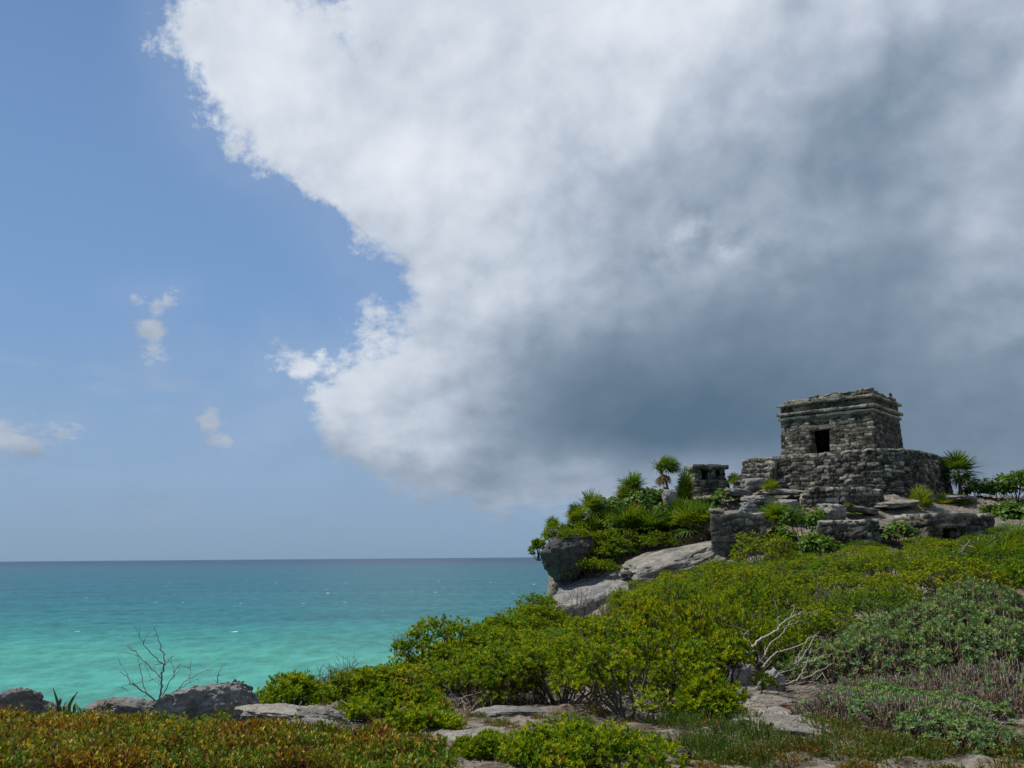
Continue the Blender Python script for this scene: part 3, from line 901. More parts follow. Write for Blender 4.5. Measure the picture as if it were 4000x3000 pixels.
def build_low_walls():
    # plain block wall
    A, ax, ay, W = frame_of(2783, 38.4, 2996, 37.8)
    z0 = at(2880, 2215, 38).z; z1 = at(2880, 2006, 38).z
    t = thing('ruined_wall', 'plain dark square block of ruined wall beside the pale rock slab and palm thicket', 'wall', (A[0], A[1], z0))
    g = Geo(); masonry(g, rect(A, ax, ay, 0, W, 0, 1.3), z0, z1, .05, .22, .5, .035, .08, .045, .018, 61, (.34, .12), .75)
    o = link('masonry_block', g.mesh('masonry_block', M_STONE, True), t); o.matrix_parent_inverse = Matrix.Translation(Vector((-A[0], -A[1], -z0)))
    p = at(2800, 2000, 38.6)
    o = link('coping_stone', rock_mesh('coping_stone', (.75, .5, .24), 9, M_PALE, 4, .6, .1, 5), t, None)
    o.location = Vector((p.x, p.y, p.z)) - Vector((A[0], A[1], z0)) ; o.rotation_euler = (0, .28, .2)
    # coursed block wall in the middle
    A, ax, ay, W = frame_of(3204, 37.2, 3412, 36.6)
    z0 = at(3330, 2180, 37).z; z1 = at(3330, 2034, 37).z
    t = thing('ruined_wall', 'dark coursed stone block standing between the two other low ruined walls', 'wall', (A[0], A[1], z0))
    org = Matrix.Translation(Vector((-A[0], -A[1], -z0)))
    g = Geo(); masonry(g, rect(A, ax, ay, 0, W, 0, 1.7), z0, z1, .05, .26, .62, .09, .10, .055, .055, 62, (.36, .2), .85)
    o = link('masonry_block', g.mesh('masonry_block', M_STONE, True), t); o.matrix_parent_inverse = org
    g = Geo(); masonry(g, rect(A, ax, ay, W - .25, W + .32, -.02, 1.6), z0, z1 + .04, .05, .3, .5, .08, .05, .06, .05, 63, (.42, .2), .85)
    o = link('corner_pier', g.mesh('corner_pier', M_STONE, True), t); o.matrix_parent_inverse = org
    # little building with a low doorway on the right
    A, ax, ay, W = frame_of(3630, 36.4, 3892, 36.9)
    z0 = at(3750, 2190, 36.5).z; z1 = at(3750, 2052, 36.5).z; z2 = at(3750, 2008, 36.5).z
    t = thing('ruined_shrine', 'low ruined shrine with a small dark doorway, half buried in shrubs at the right', 'shrine', (A[0], A[1], z0))
    org = Matrix.Translation(Vector((-A[0], -A[1], -z0)))
    def s_of(px):
        d = ray(px, 2100); u = d.x / d.y
        return (u * A[1] - A[0]) / (ax[0] - u * ax[1])
    q0, q1 = s_of(3682), s_of(3738)
    g = Geo()
    masonry(g, rect(A, ax, ay, 0, q0, 0, 2.0), z0, z1, .05, .2, .42, .07, .05, .01, .04, 64, (.40, .2), .5)
    masonry(g, rect(A, ax, ay, q1, W - .5, 0, 2.0), z0, z1, .05, .2, .42, .07, .05, .01, .04, 65, (.36, .2), .5)
    masonry(g, rect(A, ax, ay, q0 - .05, q1 + .05, 1.2, 1.98), z0, z1, .06, .2, .42, .05, .02, .01, .04, 66, (.3, .2), .5)
    o = link('wall', g.mesh('wall', M_STONE, True), t); o.matrix_parent_inverse = org
    g = Geo(); masonry(g, rect(A, ax, ay, q0 - .35, q1 + .45, -.10, .7), z1 - .10, z1 + .06, .045, .3, 2, .03, 0, .02, .01, 67, (.55, .1), .9)
    o = link('lintel', g.mesh('lintel', M_STONE, True), t); o.matrix_parent_inverse = org
    g = Geo(); masonry(g, rect(A, ax, ay, -.12, W - .45, -.06, 2.1), z1 + .03, z2, .05, .23, .6, .09, .03, .06, .05, 68, (.42, .2), .9)
    o = link('roof', g.mesh('roof', M_STONE, True), t); o.matrix_parent_inverse = org
    g = Geo(); masonry(g, rect(A, ax, ay, W - .55, W + .05, -.03, 2.0), z0, z2 - .01, .05, .26, .5, .10, .08, .05, .06, 69, (.40, .2), .85)
    o = link('corner_pier', g.mesh('corner_pier', M_STONE, True), t); o.matrix_parent_inverse = org
    # retaining wall below the platform
    P = [np.array(at(px, 1950, Y)[:2]) for px, Y in ((3130, 42.2), (3190, 41.9), (3280, 41.6), (3370, 41.4), (3450, 41.5))]
    B = [p + np.array([.25, .9]) for p in P]
    zt = at(3300, 1903, 41.6).z
    g = Geo()
    path = P + B[::-1]
    def ztop(x, y):
        return zt - .42 * sstep(x, P[1][0], P[0][0]) - .16 * sstep(x, P[3][0], P[4][0]) + fbm(np.column_stack([x, y, 0 * x]) * 1.3, 3) * .05
    masonry(g, path, zt - 1.5, ztop, .05, .2, .38, .1, .12, .07, .055, 71, (.40, .24), .85)
    o = link('retaining_wall', g.mesh('retaining_wall', M_STONE, True))
    tag(o, 'low ragged retaining wall of small dark stones just below the temple platform', 'wall')
build_low_walls()

# ------------------------------------------------------------------ rocks
def rock(name, label, px, py, Y, w, h, d, seed, mat=M_ROCK, rot=(0, 0, 0), group=None, cat='rock', sink=0.3, on_ground=True, **kw):
    """px, py = middle of the visible shape"""
    p = at(px, py, Y)
    kw.setdefault('sub', 5)
    o = link(name, rock_mesh(name, (w, d, h), seed, mat, **kw), None, p)
    o.data.polygons.foreach_set('use_smooth', np.ones(len(o.data.polygons), bool))
    o.rotation_euler = rot
    tag(o, label, cat, group)
    return o
def build_rocks():
    W = lambda n, Y: n / 3480.0 * Y
    # overhanging boulder at the cliff's end
    def wedge(v):
        v = v.copy()
        t = np.clip(-v[:, 2], 0, 1.2)
        v[:, 0] = v[:, 0] * (1 - .50 * t) + .05 * t + .12 * np.clip(v[:, 0], 0, 1) * t
        v[:, 2] *= 1 + .15 * (v[:, 2] < 0)
        return v
    rock('overhanging_boulder', 'big dark boulder overhanging the sea at the tip of the headland', 2205, 2172, 41.2, W(232, 41), W(168, 41), 2.7, 11, M_DARK, (0, .10, .3), cat='boulder', shape=wedge, rough=.13, pit=.022, box=.12, cuts=3, sub=6)
    rock('limestone_boulder', 'rounded grey boulder leaning on the overhanging boulder, green shrub behind', 2285, 2140, 41.4, W(120, 41), W(130, 41), 1.6, 12, M_DARK, (0, -.3, 0), cat='boulder', rough=.12, box=.4)
    # the pale slab of the cliff
    rock('cliff_slab', 'long sloping slab of pale grey limestone on the cliff below the thicket', 2470, 2345, 40.3, 9.2, 2.9, 4.8, 13, M_ROCK, (.22, -.26, .10), cat='cliff', sub=6, box=.55, rough=.10, pit=.012, cuts=4)
    rock('cliff_slab', 'upper flat shelf of pale rock in front of the plain ruined wall', 2660, 2215, 39.2, 5.6, 1.6, 4.6, 14, M_PALE, (.12, -.20, 0), cat='cliff', sub=6, box=.6, rough=.10, strata=.3, pit=.012)
    rock('cliff_foot', 'dark upright foot of the cliff under the overhanging boulder', 2225, 2335, 41.2, W(160, 40), W(150, 40), 1.8, 15, M_DARK, (0, 0, .2), cat='cliff', rough=.14, box=.35)
    rock('limestone_boulder', 'pale boulder low on the headland edge, shrubs in front of it', 2230, 2405, 37.5, W(230, 37), W(120, 37), 1.8, 16, M_PALE, (0, -.15, 0), cat='boulder', rough=.15)
    rock('driftwood_like_rock', 'knobbly dark lump of rock lying on the pale cliff slab', 2470, 2245, 38.3, W(95, 38), W(40, 38), .7, 17, M_DARK, (0, -.25, 0), rough=.3, pit=.06)
    # ledges and boulders between temple and low walls
    led = [
     (2945, 1893, 44.9, 100, 50, 21, M_ROCK, 'rounded boulder at the left foot of the temple stair'),
     (3050, 1922, 43.6, 200, 22, 22, M_PALE, 'flat pale ledge below the temple stair'),
     (2890, 1925, 44.4, 150, 26, 23, M_ROCK, 'grey ledge between the altar and the temple stair'),
     (2985, 1960, 42.6, 230, 34, 24, M_ROCK, 'wide undercut ledge with a dark hollow below the stair'),
     (3085, 1990, 41.4, 150, 66, 25, M_ROCK, 'bulky dark boulder left of the retaining wall'),
     (2925, 1992, 41.6, 120, 50, 26, M_ROCK, 'dark boulder above the plain ruined wall'),
     (3230, 1982, 41.0, 120, 22, 27, M_ROCK, 'thin grey ledge under the retaining wall'),
     (3245, 2000, 39.8, 120, 54, 28, M_PALE, 'smooth pale boulder on the open slope above the middle wall'),
     (3360, 1992, 40.6, 160, 24, 29, M_PALE, 'pale flat outcrop right of the smooth boulder'),
     (3490, 1968, 41.6, 200, 22, 30, M_PALE, 'long pale outcrop under the dark corner of the platform'),
     (3740, 1950, 43.6, 200, 24, 32, M_ROCK, 'flat grey bedrock between the fan palm and the shrine'),
     (3900, 1985, 41.5, 180, 24, 33, M_ROCK, 'low grey bedrock right of the small palms'),
     (3960, 2105, 36.5, 200, 60, 34, M_PALE, 'pale rock face right of the small shrine'),
     (2470, 1985, 44.6, 90, 60, 35, M_ROCK, 'grey rock showing among the cliff top plants'),
     (2620, 1965, 44.0, 70, 90, 36, M_ROCK, 'pale rock behind the trunk of the leaning palm'),
    ]
    for px, py, Y, w, h, sd, m, lab in led:
        flat = h / w < .45
        rock('limestone_ledge' if flat else 'limestone_boulder', lab, px, py, Y, W(w, Y), W(h, Y) * 1.25, W(w, Y) * .7, sd, m, (.08, (sd % 5 - 2) * .05, (sd % 7) * .2), cat='ledge' if flat else 'boulder',
             strata=.16 if flat else 0, box=.6 if flat else .4, rough=.16)
    # shoreline rocks in the foreground
    fg = [
     (55, 2742, 10.6, 185, 100, 41, M_ROCK, (0, .08, .2), 'pale topped boulder cut off by the left edge of the view', 'boulder'),
     (160, 2772, 10.7, 190, 60, 42, M_ROCK, (0, 0, .4), 'low grey rock behind the spiky plant', 'rock'),
     (470, 2760, 10.6, 290, 90, 43, M_ROCK, (0, .05, .1), 'broad dark grey rock left of the bare shrub', 'rock'),
     (790, 2742, 10.4, 370, 146, 44, M_ROCK, (0, -.10, .15), 'large dark pitted boulder beside the bare shrub', 'boulder'),
     (905, 2740, 10.6, 150, 140, 45, M_DARK, (0, .1, .5), 'dark rugged rock against the right side of the pitted boulder', 'boulder'),
     (990, 2772, 10.0, 140, 30, 46, M_PALE, (0, .1, 0), 'small pale rock at the left end of the flat slabs', 'rock'),
     (1120, 2790, 9.9, 330, 50, 47, M_PALE, (.05, .09, .1), 'flat weathered slab, longest of the foreground slabs', 'slab'),
     (1265, 2812, 9.5, 230, 70, 48, M_PALE, (.04, .06, .15), 'thick flat slab with a square broken edge', 'slab'),
     (1365, 2862, 8.9, 200, 64, 49, M_DARK, (0, .08, .3), 'dark pitted rock in front of the square edged slab', 'rock'),
     (1225, 2835, 9.2, 260, 40, 50, M_ROCK, (0, .04, 0), 'thin broken slab half under the succulent mat', 'slab'),
     (1990, 2795, 10.6, 330, 60, 51, M_ROCK, (0, .03, .1), 'grey slab under the dead brown twigs of the thicket', 'slab'),
     (2080, 2825, 10.2, 200, 44, 52, M_ROCK, (0, .05, .2), 'low grey stone below the thicket slab', 'rock'),
     (1850, 2900, 8.6, 330, 60, 53, M_PALE, (.05, .03, .2), 'pale bedrock slab between the two small front shrubs', 'slab'),
     (1940, 2925, 8.1, 260, 50, 54, M_PALE, (.05, -.03, .5), 'pale bedrock slab at the lower middle edge', 'slab'),
     (1620, 2920, 8.2, 110, 32, 55, M_PALE, (0, .1, 0), 'white pointed stone at the edge of the succulent mat', 'rock'),
     (1700, 2955, 7.8, 190, 46, 56, M_ROCK, (0, .12, .2), 'grey stone in the succulent mat near the bottom', 'rock'),
     (2215, 2838, 9.9, 60, 36, 57, M_PALE, (0, 0, .2), 'small pale stone beside the orange leaves', 'rock'),
     (2760, 2590, 14.0, 90, 70, 58, M_ROCK, (0, 0, .3), 'grey rock glimpsed through the thicket', 'rock'),
     (2890, 2630, 12.8, 110, 80, 59, M_ROCK, (0, 0, .1), 'grey rock at the foot of the forked dead branch', 'rock'),
     (3010, 2670, 11.7, 130, 110, 60, M_ROCK, (.1, .1, .7), 'crumbly grey boulder at the root of the dead branches', 'boulder'),
     (3050, 2765, 10.2, 300, 60, 61, M_PALE, (.06, .04, .1), 'smooth pale slab in front of the fallen twigs', 'slab'),
     (2990, 2840, 9.3, 300, 60, 62, M_PALE, (.06, -.02, .3), 'pale slab between the green tufts', 'slab'),
     (3100, 2910, 8.4, 420, 60, 63, M_PALE, (.05, .02, .1), 'wide pale slab low in the right foreground', 'slab'),
     (2645, 2985, 7.4, 130, 110, 64, M_DARK, (0, .1, .3), 'dark grey stone at the bottom beside the front shrub', 'rock'),
     (2745, 2990, 7.3, 60, 40, 65, M_PALE, (0, 0, .3), 'small white stone at the bottom edge', 'rock'),
     (3230, 2940, 8.0, 40, 34, 66, M_PALE, (0, .2, .3), 'small pale pebble pile stone near the low slab', 'rock'),
     (3325, 2985, 7.5, 90, 80, 67, M_ROCK, (0, .1, .6), 'rough whitish stone at the bottom of the sand', 'rock'),
     (3900, 2895, 8.6, 330, 60, 68, M_PALE, (.05, .10, -.1), 'sandy pale slab at the right edge', 'slab'),
     (2480, 2940, 8.3, 60, 36, 70, M_ROCK, (0, .1, .6), 'grey stone just right of the front shrub', 'rock'),
    ]
    for px, py, Y, w, h, sd, m, rt, lab, cat in fg:
        nm = {'boulder': 'limestone_boulder', 'rock': 'limestone_rock', 'slab': 'limestone_slab'}[cat]
        slab = cat == 'slab'
        ro = rock(nm, lab, px, py + h * (.08 if slab else .25), Y, W(w, Y) * 1.04, W(h, Y) * (1.4 if slab else 1.5), W(w, Y) * (.8 if slab else .62), sd, m, rt, cat=cat, box=.75 if slab else .45, rough=.15 if slab else .17,
             strata=.05 if slab else 0, pit=.014 if slab else .032, cuts=8, sub=6 if w > 140 else 5)
        if slab and px > 2900:
            ro.location.z = max(ro.location.z, landz(ro.location.x, ro.location.y) - .03)
    rng = random.Random(5)
    for k in range(46):
        px = rng.uniform(1800, 3950); py = rng.uniform(2760, 2995)
        Y = 1.6 / max(.05, -ray(px, py).z / ray(px, py).y)
        p = at(px, py, Y); s = rng.uniform(.02, .06)
        o = link('pebble', rock_mesh('pebble', (s * 1.4, s, s * .8), 200 + k % 9, M_PALE, 2, .4, .15, 3), None, (p.x, p.y, landz(p.x, p.y) + s * .2))
        o.rotation_euler = (0, 0, rng.uniform(0, 6))
        tag(o, 'small loose pale pebble on the sandy rock of the right foreground', 'pebble', 'pebbles on the sandy rock')
build_rocks()

# ------------------------------------------------------------------ plants
def up_dirs(rng, n, zmin=-0.2):
    d = norm(rng.normal(size=(n * 4, 3))); d = d[d[:, 2] > zmin][:n]
    return d
def rosettes(g, P, A, rng, per, L, W, cols, tilt=(15, 70), fold=.2, droop=.0, wide=.55):
    """leaf rosettes at P along axes A"""
    n = len(P)
    A = norm(A)
    ref = np.where(np.abs(A[:, 2:3]) < .9, np.array([[0, 0, 1.0]]), np.array([[1.0, 0, 0]]))
    U = norm(np.cross(A, ref)); V = np.cross(A, U)
    ph = rng.uniform(0, 2 * math.pi, (n, per)); tl = np.radians(rng.uniform(tilt[0], tilt[1], (n, per)))
    D = A[:, None] * np.cos(tl)[..., None] + (U[:, None] * np.cos(ph)[..., None] + V[:, None] * np.sin(ph)[..., None]) * np.sin(tl)[..., None]
    PP = np.repeat(P, per, 0) - np.repeat(A, per, 0) * (rng.uniform(0, .6, n * per)[:, None] * L * .6)
    LL = L * rng.uniform(.7, 1.25, n * per)
    C = np.repeat(cols, per, 0) * rng.uniform(.75, 1.25, (n * per, 1))
    leaves(g, PP, D.reshape(-1, 3), np.repeat(A, per, 0), LL, W * LL / L, C, fold, droop, wide)

GREEN = np.array([.095, .200, .006]); YEL = np.array([.285, .325, .008]); DEEP = np.array([.048, .112, .008]); RUST = np.array([.22, .075, .015]); BROWN = np.array([.085, .055, .03])
def shrub_cols(rng, n, yellow=.35, hgt=None):
    t = np.clip(rng.beta(1.4, 2.4, n) * 1.3 * (yellow / .35), 0, 1)[:, None]
    c = GREEN * (1 - t) + YEL * t
    k = rng.uniform(size=n)
    c[k < .15] = DEEP * rng.uniform(.9, 1.4)
    c[k > .995] = RUST
    return c
def coastal_shrub(seed, Rr, H, nlobes, per_lobe, leaf=(.05, .016), yellow=.35, lobe=(.22, .34), per=13, airy=0.0, green=None):
    """(crown mesh, stem mesh): dome of leaf rosettes carried on forking stems"""
    rng = np.random.RandomState(seed)
    g = Geo(); w = Geo()
    k = 0
    while k < nlobes:
        a = rng.uniform(0, 2 * math.pi); r = Rr * math.sqrt(rng.uniform(0, 1)) * .88
        top = H * math.sqrt(max(0.05, 1 - (r / Rr) ** 2))
        lr = rng.uniform(*lobe)
        z = max(lr * .35, top * rng.uniform(.55 if rng.uniform() < .5 else .85, 1.08) - lr * .55)
        c = np.array([math.cos(a) * r, math.sin(a) * r, z])
        k += 1
        d = up_dirs(rng, per_lobe, -.35)
        n = len(d)
        sh = np.array([1.0, 1.0, .8])
        P = c + d * sh * lr * rng.uniform(.55, 1.08, n)[:, None]
        A = d * .45 + np.array([0, 0, .85]) + rng.normal(size=(n, 3)) * .22
        P[:, 2] = np.maximum(P[:, 2], .03)
        cols = shrub_cols(rng, n, yellow * rng.uniform(.6, 1.5))
        if green is not None: cols = cols * green
        # small leaves
        rosettes(g, P, A, rng, per, leaf[0], leaf[1], cols)
        # stem to this lobe and a few forks
        base = np.array([math.cos(a) * r * .25, math.sin(a) * r * .25, -.12]) + rng.normal(size=3) * [.06, .06, 0]
        q = wiggle(base, c, 6, .03, rng, .0)
        col = np.array([.075, .062, .048]) * rng.uniform(.7, 1.4)
        tube(w, q, np.linspace(.013, .006, 6) * (1 + Rr * .5), col, 4)
        for e in rng.choice(n, min(n, 9), replace=False):
            tube(w, wiggle(c - np.array([0, 0, lr * .4]), P[e], 4, .015, rng), np.linspace(.006, .003, 4) * (1 + .3 * Rr), col, 3)
    return g.mesh('crown', M_LEAF), w.mesh('stem', M_WOOD)
def place(parts, name, label, cat, loc, rz=0.0, scale=None, group=None):
    t = thing(name, label, cat, loc, rz, group, scale)
    for nm, me in parts:
        link(nm, me, t)
    return t
def cs(args):
    c, s = coastal_shrub(*args[0], **args[1])
    return [('crown', c), ('stem', s)]

SHRUBS = [cs(((101, 1.0, .95, 18, 50), dict(lobe=(.2, .34)))), cs(((102, 1.0, .8, 17, 50), dict(yellow=.22, green=np.array([.78, .92, 1])))), cs(((103, 1.0, 1.05, 20, 46), dict(yellow=.5, green=np.array([1.12, 1.06, 1])))),
          cs(((104, 1.0, .7, 16, 52), dict(yellow=.40))), cs(((105, 1.0, .9, 14, 46), dict(yellow=.20, green=np.array([.72, .85, 1])))), cs(((106, 1.0, .85, 19, 50), dict(yellow=.60, lobe=(.18, .28), green=np.array([1.1, 1.0, 1])))),
          cs(((107, 1.0, 1.0, 15, 60), dict(yellow=.34, lobe=(.28, .42))))]

# upper outline of the thicket as the headland shows it (direction -> highest row)
OUT = np.array([(1200,2700),(1350,2610),(1640,2480),(1700,2440),(2000,2440),(2200,2440),(2300,2400),(2440,2380),(2460,2290),(2560,2240),(2750,2190),(2850,2165),(2990,2190),(3080,2180),(3200,2150),(3450,2140),(3560,2110),(3640,2090),(3720,2120),(3850,2090),(4000,2080),(4300,2060)], float)
def outline(px): return np.interp(px, OUT[:, 0], OUT[:, 1])

def thicket():
    rng = random.Random(21)
    pts = []
    tries = 0
    n = 0
    while tries < 9000:
        tries += 1
        Y = 12.6 + 23.2 * rng.random() ** 0.8
        px = rng.uniform(1350, 4420)
        # keep the bare ground, the lavender mound and the cliff clear
        if px > 2850 and Y < 14.2 + (px - 2850) * .0072: continue
        if px > 2150 and Y < 12.2: continue
        if px < 1950 and Y < 13.2 + (px < 1500) * .0: pass
        d = ray(px, 2200); x = d.x / d.y * Y
        if seaward(np.array([[x, Y]]))[0] > -.35: continue
        gap = .70 + .025 * Y
        if any((x - a) ** 2 + (Y - b) ** 2 < gap * gap for a, b in pts): continue
        z = landz(x, Y)
        big = float(perlin(np.array([[x * .33, Y * .33, 4.2]]))[0])
        sc_ = (.74 + .014 * Y) * rng.uniform(.8, 1.25)
        if rng.random() < .09: continue
        Hh = sc_ * (.84 + .85 * big) * rng.uniform(.85, 1.2)
        lim = outline(topix(x, Y, z)[0])
        while Hh > .25 and topix(x, Y, z + Hh * 1.02)[1] < lim: Hh *= .92
        if Y > 29 and Hh < .7 and px > 2900: Hh = max(Hh, .55)
        if Hh <= .3: continue
        if Hh < sc_ * .6: sc_ = max(Hh / .6, .5)
        pts.append((x, Y))
        place(SHRUBS[rng.randrange(7)], 'thicket_shrub', 'yellow green shrub merging with its neighbours in the dense thicket covering the slope', 'shrub',
              (x, Y, z - .04), rng.uniform(0, 6.28), (sc_, sc_, Hh), 'shrubs of the dense thicket on the slope')
        n += 1
    print('thicket', n)
thicket()

def solo_shrubs():
    W = lambda n, Y: n / 3480.0 * Y
    # name label px base_py top_py width Y  + build options
    L = [
     ('low bushy shrub growing between the pitted boulder and the thicket, dead twigs behind', 1120, 2800, 2645, 400, 11.7, dict(yellow=.36)),
     ('yellowish shrub at the far left tip of the thicket above the flat slabs', 1420, 2745, 2600, 300, 12.6, dict(yellow=.5)),
     ('low spreading shrub between the flat slabs and the dead brown twigs', 1560, 2800, 2690, 420, 11.0, dict(yellow=.4)),
     ('small yellow green shrub just right of the flat slabs and pitted rock', 1640, 2885, 2770, 340, 9.4, dict(yellow=.45)),
     ('tallest shrub of the thicket, sprigs standing up against the sea', 1735, 2740, 2412, 430, 14.2, dict(yellow=.42)),
     ('bushy shrub beside the tallest one with knobby sprigs on the skyline', 1890, 2730, 2425, 360, 15.0, dict(yellow=.33)),
     ('broad airy shrub with dark upright stems above the slabs, nearest of the thicket', 2500, 2850, 2500, 720, 9.9, dict(yellow=.42)),
     ('loose shrub behind the broad airy one, left of the forked dead branch', 2790, 2790, 2490, 440, 10.9, dict(yellow=.38)),
     ('rounded shrub in the middle of the thicket above the grey slab', 2210, 2760, 2510, 480, 11.6, dict(yellow=.40)),
     ('dense shrub above the low spreading one, dark hollow beneath', 1890, 2760, 2550, 420, 11.9, dict(yellow=.34)),
     ('leafy spray of shrub reaching right over the pale slabs from the broad airy shrub', 2760, 2860, 2640, 300, 9.7, dict(yellow=.38)),
   ('front shrub cut off by the bottom edge of the view', 2290, 3030, 2838, 700, 7.3, dict(yellow=.42)),
     ('thin sprig of shrub on the pale slab left of the front shrub', 1880, 2995, 2890, 230, 7.7, dict(yellow=.40)),
     ('olive shrub covering the foot of the plain dark ruined wall', 2975, 2225, 2085, 330, 35.5, dict(yellow=.55)),
     ('feathery shrub at the seaward foot of the pale cliff', 2090, 2440, 2325, 230, 32.0, dict(yellow=.3)),
     ('tall shrub climbing the cliff right of the leaning boulder', 2390, 2215, 2075, 210, 42.0, dict(yellow=.42)),
     ('shrub on the sea edge just right of the knobby skyline sprigs', 1955, 2510, 2412, 240, 22.5, dict(yellow=.38)),
   ('shrub on the sea edge halfway up to the pale cliff', 2035, 2480, 2385, 220, 25.5, dict(yellow=.33)),
   ('shrub at the seaward foot of the pale boulder', 2110, 2460, 2370, 220, 29.5, dict(yellow=.42)),
   ('shrub hugging the pale boulder low on the headland', 2190, 2470, 2400, 220, 31.5, dict(yellow=.36)),
   ('creeping shrub along the top of the cliff slab under the leaning boulder', 2320, 2245, 2180, 260, 40.6, dict(yellow=.35)),
     ('mossy green shrub on the seaward top of the overhanging boulder', 2105, 2180, 2110, 70, 41.5, dict(yellow=.35)),
     ('dark olive shrub behind the overhanging boulder below the small palms', 2270, 2120, 2040, 180, 42.8, dict(yellow=.25)),
     ('shrub draped over the top of the overhanging boulder', 2175, 2135, 2050, 130, 41.6, dict(yellow=.4)),
   ('low shrub between the two boulders at the tip of the headland', 2255, 2130, 2060, 120, 41.4, dict(yellow=.45)),
   ('shrub spilling down the cliff beside the leaning boulder', 2350, 2190, 2110, 160, 41.4, dict(yellow=.4)),
   ('broad shrub under the left palms of the cliff row', 2440, 2160, 2070, 220, 42.0, dict(yellow=.35)),
   ('shrub at the foot of the skirted palm on the cliff', 2560, 2140, 2080, 180, 41.6, dict(yellow=.3)),
   ('dark shrub at the right edge between dry frond and lavender mound', 3985, 2330, 2190, 260, 22.0, dict(yellow=.2)),
    ]
    for i, (lab, px, pb, pt, w, Y, kw) in enumerate(L):
        b = at(px, pb, Y)
        zg = landz(b.x, b.y)
        Hh = at(px, pt, Y).z - max(min(b.z, zg + .6), zg - .5)
        base = max(min(b.z, zg + .6), zg - .5) if Y < 33 else b.z
        Hh = at(px, pt, Y).z - base
        Rr = W(w, Y) / 2
        near = Y < 16
        nl = int(np.clip(14 + 12 * Rr, 9, 34)) if near else int(np.clip(12 + 10 * Rr, 10, 30))
        if lab.startswith('front shrub'): nl = 40
        lb = (.16 * min(1, Rr + .2), .25 * min(1, Rr + .2)) if near else (.22 * min(1.2, Rr + .2), .36 * min(1.2, Rr + .2))
        leaf = (.042, .0135) if Y < 9 else ((.048, .015) if near else (.07, .022))
        c, s = coastal_shrub(300 + i, Rr, max(Hh, .25), nl, 55 if near else 45, leaf, lobe=lb, per=13, **kw)
        place([('crown', c), ('stem', s)], 'coastal_shrub', lab, 'shrub', (b.x, b.y, base))
solo_shrubs()

# ------------------------------------------------------------------ sprigs standing out of the skyline belong to their shrub; bare twigs are dead things
def twig_bush(name, label, px, py, Y, width, height, n, seed, col=(.16, .14, .12), rad=.006):
    rng = np.random.RandomState(seed)
    g = Geo(); p = at(px, py, Y)
    zg = p.z
    for k in range(n):
        b = np.array([rng.uniform(-.5, .5) * width, rng.uniform(-.3, .3), -.05])
        tip = b + np.array([rng.normal() * .12 + .05, rng.normal() * .1, height * rng.uniform(.5, 1.1)])
        q = wiggle(b, tip, 6, .018, rng)
        c = np.array(col) * rng.uniform(.6, 1.4)
        tube(g, q, np.linspace(rad, rad * .35, 6), c, 4)
        for m in range(4):
            s_ = q[rng.randint(1, 5)]
            e = s_ + np.array([rng.normal() * .1, rng.normal() * .08, rng.uniform(.05, .2) * height * 1.5])
            tube(g, wiggle(s_, e, 4, .01, rng), np.linspace(rad * .6, rad * .3, 4), c, 3)
    o = link(name, g.mesh(name, M_WOOD), None, (p.x, p.y, zg))
    return tag(o, label, 'dead shrub')
twig_bush('dead_shrub', 'grey leafless shrub on the sea edge behind the low bushy shrub', 1270, 2705, 12.4, .55, .42, 26, 1)
twig_bush('dead_shrub', 'bare twigs sticking up at the seaward tip of the thicket', 1370, 2650, 13.6, .35, .42, 10, 2)
twig_bush('dead_shrub', 'fine grey twigs on the skyline just left of the tallest shrub', 1570, 2540, 15.2, .4, .34, 16, 3)
twig_bush('dead_shrub', 'dead brown twigs in the hollow under the thicket above the grey slab', 2010, 2780, 11.6, 1.2, .55, 60, 4, (.13, .075, .05), .005)
twig_bush('dead_shrub', 'whitish gnarled twigs hanging in the hollow left of the brown twigs', 1870, 2770, 11.4, .5, .40, 14, 5, (.30, .26, .22), .008)
twig_bush('dead_shrub', 'grey dead shrub standing in the thicket left of the red leaves', 2330, 2460, 21.0, 1.0, .9, 26, 7, (.15, .12, .10), .009)
twig_bush('dead_shrub', 'brown dead shrub in a gap of the thicket under the coursed ruined wall', 3290, 2260, 27.0, 1.2, .9, 26, 8, (.13, .095, .07), .010)
twig_bush('dead_shrub', 'thin dead stems in the thicket above the arching branch', 3180, 2400, 19.5, .9, .7, 22, 9, (.15, .12, .09), .008)
twig_bush('dead_shrub', 'dry thin stems in front of the pale cliff slab', 2560, 2365, 33.0, 2.2, 1.0, 30, 6, (.17, .13, .10), .012)

